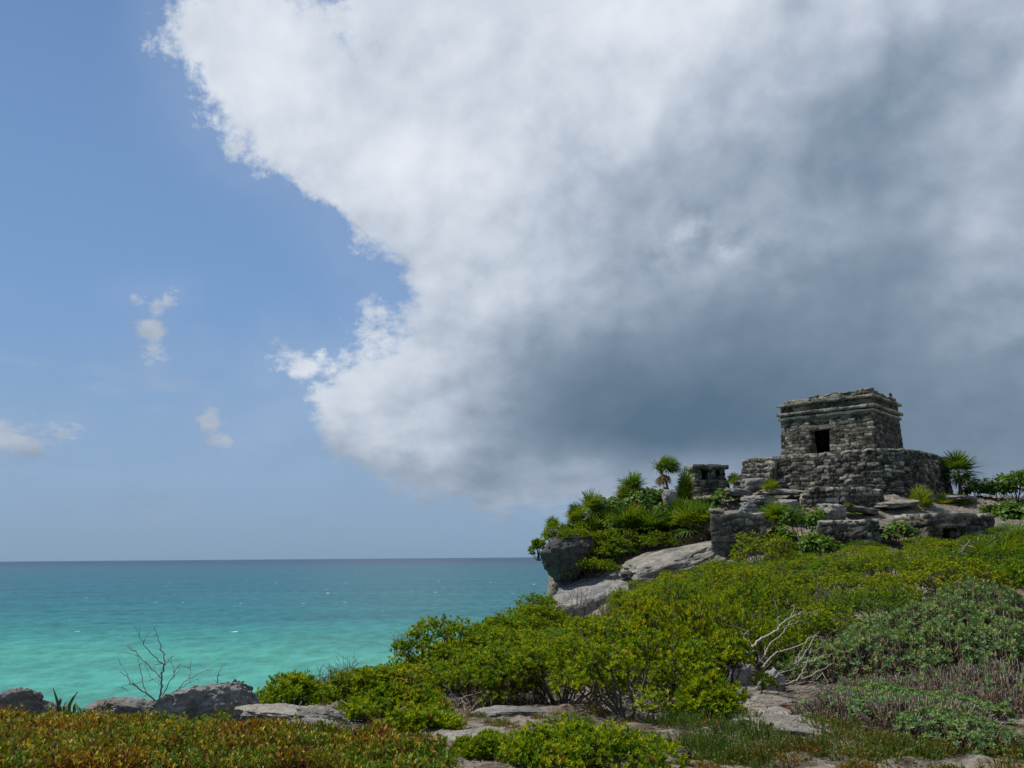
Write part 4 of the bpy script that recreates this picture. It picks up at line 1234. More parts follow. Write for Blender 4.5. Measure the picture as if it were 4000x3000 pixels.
def branches_of(name, label, lines, conv, Y, seed, col, r0, cat='dead branch', slope=0.0):
    rng = np.random.RandomState(seed)
    g = Geo()
    p0 = at(*conv(lines[0][0][0]), Y)
    for pts, ra, rb, lean in lines:
        n = len(pts)
        Ys = Y + np.linspace(0, 1, n) * lean + slope
        P = np.array([tuple(at(*conv(q), yy)) for q, yy in zip(pts, Ys)])
        # smooth subdivision
        t = np.linspace(0, n - 1, (n - 1) * 4 + 1)
        Q = np.column_stack([np.interp(t, np.arange(n), P[:, k]) for k in range(3)])
        if len(Q) > 6:
            K = Q.copy(); K[1:-1] = (Q[:-2] + 2 * Q[1:-1] + Q[2:]) / 4; Q = K
        Q[1:-1] += rng.normal(size=(len(Q) - 2, 3)) * r0 * .5
        tube(g, Q - np.array(p0), np.linspace(ra, rb, len(Q)) * r0, np.array(col) * rng.uniform(.8, 1.2), 6)
        for k in range(1, len(Q) - 1, 3):          # short side twigs
            if rng.uniform() < .5:
                e = Q[k] + (Q[k + 1] - Q[k - 1]) * .4 + rng.normal(size=3) * r0 * 5
                tube(g, np.array([Q[k], (Q[k] + e) / 2 + rng.normal(size=3) * r0 * .5, e]) - np.array(p0), np.array([.35, .25, .12]) * r0, np.array(col) * .9, 4)
    o = link(name, g.mesh(name, M_WOOD), None, p0)
    return tag(o, label, cat)
cl = lambda q: (q[0] / 1.4747, 2150 + q[1] / 1.4741)
branches_of('bare_shrub', 'leafless grey shrub silhouetted against the turquoise sea beside the pitted boulder', [
  ([(920,890),(930,800),(930,720),(945,680),(955,640),(930,570),(905,500),(890,440)], 1.0, .2, .15),
  ([(910,875),(850,830),(800,795),(750,765),(745,735),(690,700)], .8, .2, -.2),
  ([(930,735),(880,690),(820,630),(790,600),(735,545)], .6, .2, .2), ([(800,608),(740,592),(670,585)], .35, .15, .1),
  ([(945,660),(890,610),(850,570),(810,510),(775,435)], .5, .15, -.2), ([(855,835),(820,770),(815,700),(800,630),(780,570)], .5, .15, .25),
  ([(935,835),(985,750),(1010,690),(1040,650)], .5, .15, -.15), ([(1000,830),(1050,770),(1095,730),(1100,620)], .5, .15, .2),
  ([(1095,740),(1150,710),(1205,680)], .4, .12, .1), ([(750,770),(700,785),(655,792)], .3, .12, 0), ([(745,740),(720,690),(690,650)], .3, .12, .1),
  ([(955,660),(975,630),(995,600)], .3, .12, 0), ([(940,790),(900,760),(880,735)], .3, .12, .1), ([(1010,700),(990,660),(985,620)], .3, .12, .1),
  ([(930,870),(1000,810),(1060,780),(1120,745),(1160,740)], .5, .15, -.2), ([(840,640),(850,690),(870,740)], .25, .12, .1),
  ], cl, 10.9, 3, (.15, .13, .115), .0125, 'dead shrub')
branches_of('dead_twig', 'single thin curved twig rising from behind the pitted boulder', [([(1250,770),(1255,720),(1268,680),(1305,645)], .6, .15, .1)], cl, 10.7, 4, (.15, .12, .11), .012, 'twig')
cr = lambda q: (2600 + q[0] / 3.0157, 2350 + q[1] / 3.0163)
PALE = (.36, .315, .26)
branches_of('dead_branch', 'longest bleached dead branch, forking at its tip against the green thicket', [
  ([(935,640),(1030,520),(1130,440),(1290,350),(1350,285),(1430,210),(1520,165),(1600,130),(1780,130)], 1.2, .25, .6), ([(1420,295),(1500,262),(1590,230),(1640,240),(1690,265)], .5, .2, .2),
  ([(1320,310),(1330,190),(1315,90),(1300,40)], .4, .15, 0), ([(1470,190),(1510,120),(1525,40)], .4, .15, .2), ([(1600,140),(1650,150),(1690,170)], .4, .15, .3),
  ([(1100,710),(1170,620),(1230,490),(1370,380),(1430,290),(1500,220)], .9, .3, .5)], cr, 12.4, 11, PALE, .0145)
branches_of('dead_branch', 'upright forked grey branch at the left end of the bleached branches', [
  ([(940,700),(935,620),(910,520),(930,390),(880,355)], .8, .2, .1), ([(935,390),(970,345),(1030,300),(1075,290)], .5, .2, .2)], cr, 12.3, 12, (.30, .25, .19), .014)
branches_of('dead_branch', 'arching bleached branch bending over in front of the lavender mound', [
  ([(1150,770),(1260,630),(1380,570),(1630,500),(1690,430),(1760,400),(1810,415),(1860,455)], .8, .2, .5), ([(1510,740),(1590,690),(1690,540),(1760,400),(1820,355)], .9, .25, .2),
  ([(1525,720),(1560,640),(1610,560),(1670,470)], .5, .2, .1), ([(1610,725),(1740,690),(1870,630),(1990,625)], .8, .25, .1), ([(1700,620),(1780,560),(1900,530)], .4, .15, .2)], cr, 12.2, 13, PALE, .0125)
branches_of('dead_branch', 'lowest bleached branch lying along the foot of the lavender mound', [
  ([(1330,970),(1450,970),(1570,910),(1640,780),(1690,640)], 1.0, .25, .2), ([(1600,915),(1800,820),(1900,770),(1990,720)], .8, .25, .1), ([(1690,960),(1780,900),(1860,840)], .6, .2, 0),
  ([(1280,900),(1340,850),(1420,820),(1500,800)], .8, .3, .1)], cr, 11.6, 14, (.33, .285, .23), .014)
branches_of('broken_stick', 'short whitish forked stick standing on the pale slab', [([(1830,1320),(1840,1240),(1835,1170)], .6, .4, 0), ([(1770,1300),(1810,1350)], .6, .4, 0)], cr, 10.0, 15, PALE, .011, 'stick')

def fallen_twigs():
    rng = np.random.RandomState(8); g = Geo()
    for k in range(240):
        px, py = rng.uniform(2930, 3420), rng.uniform(2640, 2790)
        if rng.uniform() < .35: px, py = rng.uniform(3200, 4000), rng.uniform(2640, 2800)
        Y = 1.62 / max(.05, -ray(px, py).z / ray(px, py).y); p = np.array(at(px, py, Y)); p[2] = landz(p[0], p[1]) + rng.uniform(.01, .05)
        a = rng.normal() * .5 + .2; l = rng.uniform(.08, .38)
        e = p + np.array([math.cos(a) * l, math.sin(a) * l, rng.uniform(-.01, .06)])
        tube(g, wiggle(p, e, 5, .012, rng), np.linspace(.007, .003, 5) * rng.uniform(.6, 1.4), np.array([.19, .155, .125]) * rng.uniform(.5, 1.7), 4)
    o = link('fallen_twigs', g.mesh('fallen_twigs', M_WOOD))
    tag(o, 'litter of grey fallen twigs on the ground below the lavender mound', 'twigs', None, 'stuff')
fallen_twigs()

# ------------------------------------------------------------------ sea lavender
SILV = np.array([.110, .215, .085]); SILVY = np.array([.28, .32, .08])
def lavender(seed, Rr, H, n, alive=.85):
    rng = np.random.RandomState(seed)
    g = Geo(); w = Geo(); dd = Geo()
    a = rng.uniform(0, 2 * math.pi, n); r = Rr * np.sqrt(rng.uniform(0, 1, n)) * .98
    top = H * np.sqrt(np.maximum(.03, 1 - (r / Rr) ** 2))
    P = np.column_stack([np.cos(a) * r, np.sin(a) * r, top * rng.uniform(.72, 1.06, n)])
    out = np.column_stack([np.cos(a) * r / Rr, np.sin(a) * r / Rr, np.full(n, 1.0)])
    A = norm(out * np.array([.6, .6, .9]) + rng.normal(size=(n, 3)) * .18)
    live = rng.uniform(size=n) < alive * (.55 + .6 * sstep(P[:, 2] / H, .2, .7))
    t = np.clip(rng.beta(1.2, 3, n), 0, 1)[:, None]
    cols = SILV * (1 - t) + SILVY * t
    m = live
    rosettes(g, P[m], A[m], rng, 26, .068, .0135, cols[m], (20, 85), .15, .05, .6)
    # dead hanging skirts
    nb = len(P)
    bc = np.array([.130, .092, .056]) * rng.uniform(.4, 1.7, (nb, 1))
    for q, cnt in ((.06, 7), (.14, 6), (.24, 5)):
        Pq = P - A * q * np.array([.6, .6, 1]) - np.array([0, 0, q * .3])
        ok = Pq[:, 2] > .02
        rosettes(dd, Pq[ok], -A[ok] * .2 - np.array([0, 0, 1.0]), rng, cnt, .075, .016, bc[ok], (8, 80), .35, .25, .5)
    for i in range(n):
        b = np.array([P[i, 0] * .75, P[i, 1] * .75, -.06])
        tube(w, wiggle(b, P[i], 4, .02, rng), np.linspace(.011, .007, 4), np.array([.22, .185, .15]) * rng.uniform(.6, 1.5), 4)
    return [('crown', g.mesh('crown', M_GREY)), ('withered_leaf_skirt', dd.mesh('withered_leaf_skirt', M_DRY)), ('stem', w.mesh('stem', M_WOOD))]
LAV = [lavender(1, .9, .70, 300), lavender(2, .9, .56, 280, .75), lavender(3, .9, .42, 230, .06), lavender(4, .7, .42, 190, .85)]
for i, (px, pb, Y, s_, hz, k, lab) in enumerate([
   (3170, 2620, 13.4, .70, .85, 1, 'small silvery lavender shrub tangled in the arching bleached branch'),
   (3290, 2620, 13.4, .9, .8, 0, 'silvery lavender shrub at the left shoulder of the big grey green mound'),
   (3450, 2640, 13.1, 1.0, .95, 0, 'silvery lavender shrub in the middle of the mound above the dead stems'),
   (3520, 2560, 15.4, 1.1, .9, 0, 'silvery lavender shrub at the left back crest of the mound'),
   (3690, 2560, 15.2, 1.15, 1.1, 0, 'silvery lavender shrub near the top of the mound, yellowing tips'),
   (3830, 2520, 16.2, 1.25, 1.2, 0, 'silvery lavender shrub forming the summit of the mound'),
   (3700, 2640, 13.1, 1.05, 1.05, 0, 'silvery lavender shrub low in front of the mound summit'),
   (3900, 2590, 15.0, 1.15, .95, 0, 'silvery lavender shrub on the right shoulder of the mound'),
   (4040, 2650, 13.2, 1.1, .9, 0, 'silvery lavender shrub cut by the right edge of the view'),
   (3880, 2650, 12.9, 1.05, 1.1, 0, 'silvery lavender shrub low on the right front of the mound'),
   (3420, 2715, 11.6, .85, .75, 2, 'withered lavender shrub of hanging brown leaves at the left foot of the mound'),
   (3600, 2730, 11.4, .95, .9, 2, 'withered lavender shrub of hanging brown leaves below the mound centre'),
   (3790, 2745, 11.2, .95, 1.0, 2, 'withered lavender shrub with one green sprig right of the mound centre'),
   (3970, 2775, 10.8, .9, 1.0, 2, 'withered brown lavender shrub at the right edge above the sandy slab'),
   (3920, 2725, 11.7, .9, 1.1, 2, 'withered brown lavender shrub behind the right edge one'),
   (3430, 2790, 10.1, .80, .8, 3, 'small green lavender shrub standing apart in front of the withered ones'),
   (3600, 2820, 9.7, .80, .65, 3, 'half withered lavender shrub in the middle of the lower patch'),
   (3290, 2870, 9.1, .66, .8, 2, 'withered lavender shrub at the left of the lower patch'),
   (3400, 2870, 9.1, .70, .9, 2, 'withered lavender shrub with drooping brown leaves near the left of the lower patch'),
   (3500, 2890, 8.9, .80, .75, 3, 'half green lavender shrub low in the lower patch'),
   (3610, 2930, 8.4, .75, .9, 2, 'mostly withered lavender shrub at the bottom of the lower patch'),
   (3740, 2890, 8.8, .80, .65, 3, 'yellow green lavender shrub at the right of the lower patch'),
   (3700, 2960, 7.9, .66, .9, 3, 'green lavender shrub near the bottom edge right of the withered ones'),
   (3820, 2985, 7.6, .60, .9, 3, 'green lavender shrub in the lower right corner'),
   (3350, 2760, 10.8, .6, .7, 2, 'little withered lavender shrub behind the left end of the lower patch'),
   (3560, 2750, 11.0, .8, .8, 2, 'withered lavender shrub between the mound and the lower patch'),
   (3700, 2770, 10.6, .8, .8, 2, 'withered lavender shrub just above the right part of the lower patch'),
   (3850, 2800, 10.2, .7, .8, 2, 'withered lavender shrub at the top of the sandy slab on the right'),
   (3990, 2830, 9.8, .8, .9, 2, 'withered lavender shrub cut by the right edge beside the sandy slab'),
   ]):
    p = at(px, pb, Y)
    place(LAV[k], 'sea_lavender', lab, 'shrub', (p.x, p.y, landz(p.x, p.y) - .02), i * 1.3, (s_, s_, s_ * hz), 'sea lavender shrubs on the right')

# ------------------------------------------------------------------ succulents
def succulent_mat():
    rng = np.random.RandomState(77)
    N = 15000
    px = rng.uniform(-250, 1760, N); py = rng.uniform(2740, 3090, N)
    lim = np.interp(px, [-250, 0, 140, 420, 900, 1000, 1240, 1420, 1560, 1700, 1760], [2790, 2795, 2795, 2790, 2790, 2812, 2858, 2893, 2925, 2965, 3000])
    k = py > lim + rng.uniform(-6, 14, N)
    px, py = px[k], py[k]
    P = []
    for a, b in zip(px, py):
        d = ray(a, b); Y = 1.6 / (-d.z / d.y); P.append((d.x / d.y * Y, Y))
    P = np.array(P)
    # even the density out on the ground: more shoots near the far edge are thinned
    keep = rng.uniform(size=len(P)) < np.clip((P[:, 1] / 7.0) ** -2.0 * 1.4 + .25, 0, 1)
    P = P[keep]
    z = land(P[:, 0], P[:, 1])
    q3 = np.column_stack([P, 0 * z])
    patch = fbm(q3 * 1.1 + 4, 4); p2 = fbm(q3 * 2.9 + 40, 3)
    gap = fbm(np.column_stack([P, 0 * z]) * 2.2 + 70, 3) > -.52
    P, z, patch, p2 = P[gap], z[gap], patch[gap], p2[gap]
    n = len(P)
    hgt = (.09 + .08 * p2 + .05 * patch + rng.uniform(-.04, .06, n)).clip(.025, .26)
    B = np.column_stack([P, z])
    A = norm(np.column_stack([rng.normal(size=n) * .25, rng.normal(size=n) * .25, np.ones(n)]))
    red = np.clip(.13 + patch * .80 + p2 * .40 + rng.normal(size=n) * .22, 0, 1)[:, None]
    C = np.array([.095, .185, .012]) * (1 - red) + np.array([.36, .145, .012]) * red
    dk = rng.uniform(size=n) < .16
    C[dk] = np.array([.12, .045, .015])
    yl = rng.uniform(size=n) < .13
    C[yl] = np.array([.40, .34, .03])
    g = Geo()
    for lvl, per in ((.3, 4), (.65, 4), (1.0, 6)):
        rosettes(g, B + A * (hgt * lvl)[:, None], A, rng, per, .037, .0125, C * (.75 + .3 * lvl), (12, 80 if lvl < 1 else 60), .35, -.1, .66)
    for i in range(0, n, 1):
        pass
    # stems as thin upright blades
    leaves(g, B - np.array([0, 0, .02]), A, norm(rng.normal(size=(n, 3)) + np.array([0, 2.0, 0])), hgt + .02, .008, np.tile(np.array([.15, .06, .03]), (n, 1)), .0, 0, .4)
    o = link('succulent_mat', g.mesh('succulent_mat', M_SUCC))
    tag(o, 'mat of fleshy green and orange sea purslane carpeting the left foreground', 'ground cover', None, 'stuff')
    print('mat shoots', n)
    # dry grass wisps at the left
    g = Geo(); m = 900
    px = np.where(rng.uniform(size=m) < .5, rng.normal(30, 60, m), rng.normal(200, 70, m)); py = rng.normal(2925, 40, m)
    pts = []
    for a, b in zip(px, py):
        d = ray(a, b); Y = 1.55 / (-d.z / d.y); pts.append((d.x / d.y * Y, Y, landz(d.x / d.y * Y, Y)))
    pts = np.array(pts)
    D = norm(np.column_stack([rng.normal(size=m) * .5 + .3, rng.normal(size=m) * .4, np.ones(m)]))
    leaves(g, pts, D, rng.normal(size=(m, 3)), rng.uniform(.14, .28, m), .004, np.array([.30, .23, .10]) * rng.uniform(.6, 1.2, (m, 1)), .0, .15, .4)
    o = link('dry_grass', g.mesh('dry_grass', M_DRY))
    tag(o, 'wisps of dry straw grass in the succulent mat at far left', 'grass', None, 'stuff')
succulent_mat()

def tuft_mesh(seed, n, rad, h, mix):
    rng = np.random.RandomState(seed); g = Geo()
    a = rng.uniform(0, 2 * math.pi, n); r = rad * np.sqrt(rng.uniform(size=n))
    B = np.column_stack([np.cos(a) * r, np.sin(a) * r, np.full(n, -.02)])
    D = norm(np.column_stack([np.cos(a) * r / rad * .35, np.sin(a) * r / rad * .35, np.ones(n)]) + rng.normal(size=(n, 3)) * .16)
    hh = h * rng.uniform(.5, 1.15, n) * (1 - .4 * (r / rad) ** 2)
    t = rng.beta(1.3, 2.5, n)[:, None] * mix * 2
    t = np.clip(t, 0, 1)
    C = np.array([.070, .130, .020]) * (1 - t) + np.array([.25, .16, .03]) * t
    rd = rng.uniform(size=n) < .1 * mix * 2
    C[rd] = np.array([.24, .07, .02])
    leaves(g, B, D, rng.normal(size=(n, 3)), hh, .0055, C, .1, .0, .5)
    m = rng.choice(n, n // 2)
    rosettes(g, B[m] + D[m] * (hh[m] * rng.uniform(.4, .95, len(m)))[:, None], D[m], rng, 5, .026, .0065, C[m], (15, 50), .3, 0, .55)
    return g.mesh('leafy_stems', M_SUCC)
TUFT = [tuft_mesh(1, 210, .135, .125, .35), tuft_mesh(2, 180, .125, .105, .7), tuft_mesh(3, 260, .155, .15, .12), tuft_mesh(4, 130, .09, .08, .9)]
for i, (px, py, Y, k, s_, lab) in enumerate([
   (2910, 2845, 9.3, 0, 1.1, 'green and orange succulent tuft on the left edge of the pale slab'),
   (3110, 2795, 9.9, 1, 1.05, 'brownish succulent tuft on top of the smooth pale slab'),
   (3050, 2785, 10.1, 3, .8, 'thin reddish succulent tuft left of the brownish tuft'),
   (3155, 2860, 9.0, 0, .8, 'small bright succulent tuft right of the slab gap'),
   (3195, 2915, 8.4, 0, 1.2, 'succulent tuft beside the two pale stones'),
   (3245, 2845, 9.2, 1, 1.0, 'yellowing succulent tuft below the withered lavender'),
   (2985, 2940, 8.0, 2, 1.2, 'dark green bushy succulent on the pale slab near the bottom'),
   (2860, 2965, 7.7, 2, 1.2, 'dark green succulent at the bottom left of the wide slab'),
   (3060, 2985, 7.5, 0, 1.0, 'green succulent tuft at the bottom in front of the wide slab'),
   (2760, 2930, 8.2, 2, 1.25, 'dark succulent clump in the shade right of the front shrub'),
   (2660, 2890, 8.8, 2, 1.2, 'shadowed succulent clump under the broad airy shrub'),
   (2800, 2880, 8.9, 1, 1.0, 'reddish succulent clump below the broad airy shrub'),
   (3290, 2960, 7.8, 0, 1.3, 'broad green succulent tuft at the foot of the lower lavender patch'),
   (3390, 2995, 7.4, 0, 1.3, 'green succulent tuft at the bottom edge near the rough whitish stone'),
   (3530, 2990, 7.4, 0, 1.3, 'green succulent tuft at the bottom centre of the lower lavender patch'),
   (3010, 2868, 8.9, 3, .7, 'tiny dry tuft in a crack of the pale slabs'),
   (2180, 2865, 9.5, 1, .9, 'orange succulent patch under the thicket slab'),
   (2330, 2835, 10.0, 1, 1.1, 'orange red succulent patch right of the small pale stone'),
   (1860, 2830, 10.2, 0, .8, 'thin green succulent tuft left of the grey slab'),
   (1980, 2850, 9.7, 3, .8, 'small tuft in front of the grey slab'),
   (3330, 2660, 12.0, 1, 1.0, 'small green sprout among the fallen twigs'),
   (3560, 2765, 10.6, 3, 1.0, 'dry tuft between the two lavender patches'),
   (2450, 2860, 9.5, 3, 1.0, 'brown tuft under the left side of the broad airy shrub'),
   (2700, 2960, 7.8, 2, 1.3, 'dark green succulent between the grey stone and the dark clumps at the bottom'),
   (2800, 2990, 7.4, 2, 1.3, 'dark green succulent at the bottom edge right of the white stone'),
   (2900, 2925, 8.2, 2, 1.5, 'tallest dark green succulent, on the pale slab above the bottom edge'),
   (2950, 2990, 7.4, 0, 1.2, 'green succulent at the bottom edge in front of the tallest dark one'),
   (2600, 2850, 9.4, 2, 1.2, 'shaded succulent near the stems of the broad airy shrub'),
   (2730, 2860, 9.2, 2, 1.3, 'shaded succulent at the right stems of the broad airy shrub'),
   (3160, 2985, 7.5, 0, 1.2, 'green succulent tuft at the bottom between slab and rough whitish stone'),
   (3450, 2975, 7.6, 0, 1.2, 'green succulent tuft behind the bottom edge tuft at the lower lavender patch'),
   (3640, 2995, 7.4, 0, 1.2, 'green succulent tuft at the bottom edge right of the lower lavender patch'),
   (3220, 2880, 8.8, 0, 1.0, 'fresh green succulent tuft just above the two pale stones'),
   (3330, 2915, 8.4, 0, 1.2, 'green succulent tuft touching the withered lower lavender'),
   (2560, 2960, 7.9, 1, 1.1, 'brownish succulent right beside the front shrub'),
   ]):
    p = at(px, py, Y)
    o = link('succulent_tuft', TUFT[k], None, (p.x, p.y, landz(p.x, p.y)))
    o.rotation_euler = (0, 0, i * 1.7); o.scale = (s_, s_, s_ * (.9 + .25 * ((i * 7) % 3) / 2))
    tag(o, lab, 'tuft', 'succulent tufts on the sandy rock')

def sprigs():
    rng = random.Random(12)
    for k in range(130):
        px = rng.uniform(1800, 3990); py = rng.uniform(2770, 3010)
        if px > 3250 and rng.random() < .5: continue
        low = k % 3 == 0
        if low: px, py = rng.uniform(2650, 3990), rng.uniform(2950, 3095)
        if 2940 < px < 3340 and py < 2965: continue
        d = ray(px, py); Y = 1.62 / (-d.z / d.y); x = d.x / d.y * Y
        o = link('succulent_sprig', TUFT[rng.choice([0, 1, 1, 3, 3, 2])], None, (x, Y, landz(x, Y)))
        s_ = rng.uniform(.9, 1.35) if low else rng.uniform(.45, .95); o.rotation_euler = (0, 0, rng.uniform(0, 6)); o.scale = (s_ * 1.2, s_ * 1.2, s_ * .8)
        tag(o, 'tiny succulent sprig scattered over the sandy rock of the right foreground', 'sprig', 'tiny succulent sprigs over the sandy rock')
sprigs()

def spiky():
    rng = np.random.RandomState(4); g = Geo()
    p = at(255, 2790, 9.9); zg = landz(p.x, p.y)
    blades = [((250,930),(345,920),(325,850),(305,790)), ((385,935),(400,890),(425,845),(450,812)), ((340,930),(335,905),(350,860),(345,840)), ((420,930),(430,900),(436,885),(440,870)), ((300,935),(290,905),(285,890),(280,880)), ((370,935),(372,905),(380,880),(392,862))]
    for q in blades:
        P = np.array([tuple(at(*cl(a), 9.9 + .05 * k)) for k, a in enumerate(q[1:])]) - np.array([p.x, p.y, zg])
        P = np.vstack([[P[0, 0], P[0, 1], 0], P])
        t = np.linspace(0, 3, 10); Q = np.column_stack([np.interp(t, range(4), P[:, k]) for k in range(3)])
        wd = np.array([.010, .014, .018, .02, .02, .018, .015, .011, .007, .002])[:, None]
        Lf = Q - np.array([1, 0, 0]) * wd; Rt = Q + np.array([1, 0, 0]) * wd; Md = Q + np.array([0, 1, 0]) * wd * .8
        V = np.stack([Lf, Md, Rt], 1).reshape(-1, 3)
        F_ = np.concatenate([[[3 * i + j, 3 * i + j + 1, 3 * i + j + 4, 3 * i + j + 3] for j in range(2)] for i in range(9)])
        g.add(V, F_, np.tile(np.array([.035, .075, .018]), (30, 1)) + (rng.uniform(0, .03, (30, 1)) * [2, .6, .1] if q[0][0] in (385, 420) else 0))
    o = link('spiky_plant', g.mesh('spiky_plant', M_SUCC), None, (p.x, p.y, zg))
    tag(o, 'spiky plant with two long dark leaves rising above the succulent mat', 'plant')
spiky()

# ------------------------------------------------------------------ palms
def fan(g, base, axis, upv, L, rng, col, segs=20, spread=150, droop=.25, wind=None, petiole=.35):
    axis = norm(axis); side = norm(np.cross(axis, upv)); nn = np.cross(side, axis)
    hub = base + axis * petiole
    tube(g, np.array([base, base + axis * petiole * .5 + nn * .015, hub]), [.012, .009, .007], col * .9, 4)
    an = np.radians(np.linspace(-spread, spread, segs)) + rng.normal(size=segs) * .04
    for a in an:
        d = axis * math.cos(a) + side * math.sin(a)
        d = d + nn * (.18 * abs(math.sin(a)) + rng.normal() * .05)
        if wind is not None: d = d + wind
        d = norm(d)
        l = L * (1.0 - .28 * (abs(a) / math.radians(spread)) ** 2) * rng.uniform(.88, 1.08)
        w = norm(np.cross(d, nn)) * .022 * (L / .6)
        q = [hub, hub + d * l * .38, hub + d * l * .75 - np.array([0, 0, droop * l * .16]), hub + d * l - np.array([0, 0, droop * l * .45])]
        if wind is not None:
            q[2] = q[2] + wind * l * .2; q[3] = q[3] + wind * l * .45
        ww = [.35, 1.0, .7, .04]
        V = np.concatenate([[x - w * k, x + w * k] for x, k in zip(q, ww)])
        V[2:4] += nn * .008
        c = col * rng.uniform(.75, 1.3)
        g.add(V, np.array([[0, 1, 3, 2], [2, 3, 5, 4], [4, 5, 7, 6]]), np.tile(c, (8, 1)))
PG = np.array([.060, .125, .012]); PY = np.array([.22, .25, .015]); PD = np.array([.16, .11, .06])
def palm_mesh(seed, nf, L, trunk=None, wind=None, dead=6, elev=(-20, 80), mixy=.3, lean=(0, 0)):
    rng = np.random.RandomState(seed); g = Geo(); dg = Geo(); tg = Geo()
    th = trunk or .12
    top = np.array([lean[0], lean[1], th])
    q = np.array([[0, 0, -.15], [lean[0] * .25, lean[1] * .25, th * .3], [lean[0] * .6, lean[1] * .6, th * .68], top])
    tube(tg, q, np.array([.075, .06, .055, .06]) * (1 if trunk else .8), (.14, .12, .10), 7)
    for k in range(nf):
        a = k * 2.4 + rng.normal() * .25; e = math.radians(elev[0] + (elev[1] - elev[0]) * ((k + .5) / nf) + rng.normal() * 6)
        ax = np.array([math.cos(a) * math.cos(e), math.sin(a) * math.cos(e), math.sin(e)])
        t = np.clip(rng.beta(1.2, 2.6) * 2 * mixy, 0, 1)
        c = PG * (1 - t) + PY * t
        fan(g, top, ax + (wind * .6 if wind is not None else 0), np.array([0, 0, 1.0]) if abs(ax[2]) < .95 else np.array([1.0, 0, 0]), L, rng, c, 20, rng.uniform(105, 140), .35, wind, L * .55)
    for k in range(dead):
        a = rng.uniform(0, 6.28)
        ax = np.array([math.cos(a) * .55, math.sin(a) * .55, -.85])
        fan(dg, top - np.array([0, 0, .05]), ax + (wind * .5 if wind is not None else 0), np.array([math.cos(a), math.sin(a), .3]), L * .8, rng, PD * rng.uniform(.6, 1.4), 14, 60, .4, None, L * .3)
    out = [('crown', g.mesh('crown', M_PALM)), ('trunk', tg.mesh('trunk', M_WOOD))]
    if dead: out.append(('dead_frond_skirt', dg.mesh('dead_frond_skirt', M_DRY)))
    return out
PALMS = [palm_mesh(1, 15, .62, .30, dead=7), palm_mesh(2, 13, .60, .22, dead=4, mixy=.55), palm_mesh(3, 12, .55, .12, dead=2, elev=(10, 85), mixy=.7), palm_mesh(4, 16, .6, .35, dead=11, mixy=.25)]
def palm(k, lab, px, pb, Y, s_, rz=0.0, name='fan_palm', group=None, sz=None):
    p = at(px, pb, Y)
    return place(PALMS[k] if isinstance(k, int) else k, name, lab, 'palm', (p.x, p.y, p.z), rz, (s_, s_, sz or s_), group)
wind = np.array([.75, .0, -.30])
p0 = at(2632, 1985, 45.0); p1 = at(2583, 1838, 45.0)
palm(palm_mesh(11, 18, .74, p1.z - p0.z, wind * .85, 9, (25, 88), .2, (p1.x - p0.x, .1)), 'leaning slender palm with its crown blown to one side by the wind', 2632, 1985, 45.0, 1.0)
p0 = at(3752, 1925, 46.0); p1 = at(3752, 1845, 46.0)
palm(palm_mesh(12, 26, .92, p1.z - p0.z, None, 4, (-35, 85), .2), 'single upright fan palm beside the right end of the temple platform', 3752, 1925, 46.0, 1.0)
palm(2, 'small bright palm tuft on the bedrock below the temple platform corner', 3600, 2010, 42.2, 1.25, .5, sz=1.7)
palm(2, 'low yellowish palm tuft right of the bright palm tuft on the bedrock', 3690, 1990, 43.2, 1.0, 1.9)
palm(2, 'second low yellowish palm tuft, nearest the sea grape on the right', 3748, 1992, 43.0, 1.0, 2.9)
palm(2, 'small palm tuft growing on the ledge below the temple stair', 3012, 1925, 43.2, .85, 1.0)
palm(1, 'palm clump between the plain ruined wall and the sea grape', 3022, 2075, 39.2, 1.15, 2.0, sz=1.5)
for i, (k, px, pb, Y, s_, sz, lab) in enumerate([
   (3, 2440, 2105, 42.6, 1.35, 1.5, 'dark green palm at the left of the row above the cliff slab'),
   (3, 2540, 2120, 42.4, 1.45, 1.5, 'palm with a thick skirt of dead fronds above the middle of the cliff slab'),
   (0, 2480, 2070, 43.0, 1.2, 1.2, 'palm wedged behind the two left palms of the row'),
   (1, 2625, 2095, 42.6, 1.5, 1.4, 'yellow green palm right of the skirted palm'),
   (1, 2700, 2090, 41.8, 1.6, 1.7, 'tall bright palm close to the left side of the plain ruined wall'),
   (1, 2755, 2085, 41.6, 1.4, 1.6, 'bright palm touching the plain ruined wall'),
   (0, 2660, 2045, 43.4, 1.3, 1.2, 'palm behind the bright palms under the leaning palm'),
   (2, 2255, 2050, 43.2, 1.1, 1.3, 'yellowish palm on the skyline above the overhanging boulder'),
   (0, 2312, 2030, 44.0, 1.05, 1.4, 'dark palm on the skyline right of the yellowish one'),
   (2, 2160, 2075, 42.6, .8, .9, 'small yellow bromeliad like tuft on the boulder top'),
   (2, 2205, 2118, 40.6, .75, .8, 'small yellow tuft hanging on the boulder face'),
   (0, 2470, 1945, 45.2, 1.2, 1.3, 'palm on the skyline above the sea grape thicket'),
   (2, 2440, 1965, 45.0, 1.0, 1.2, 'small palm just left of the skyline palm'),
   (0, 2682, 1965, 45.4, .85, 1.6, 'upright palm between leaning palm and stone altar'),
   (2, 2660, 1975, 45.2, 1.0, 1.3, 'small palm at the foot of the upright palm'),
   (2, 2868, 1905, 47.6, .8, 1.0, 'little green tuft between the stone altar and the platform'),
   (1, 3905, 2230, 27.0, 1.1, 1.2, 'long leaved palm in the dark thicket at the right edge'),
   (1, 3975, 2190, 28.0, 1.1, 1.3, 'palm half cut by the right edge behind the dry frond'),
   (0, 3830, 2240, 26.0, 1.0, 1.0, 'dark palm just right of the curled dry frond'),
   ]):
    palm(k, lab, px, pb, Y, s_, i * 1.1, sz=sz)

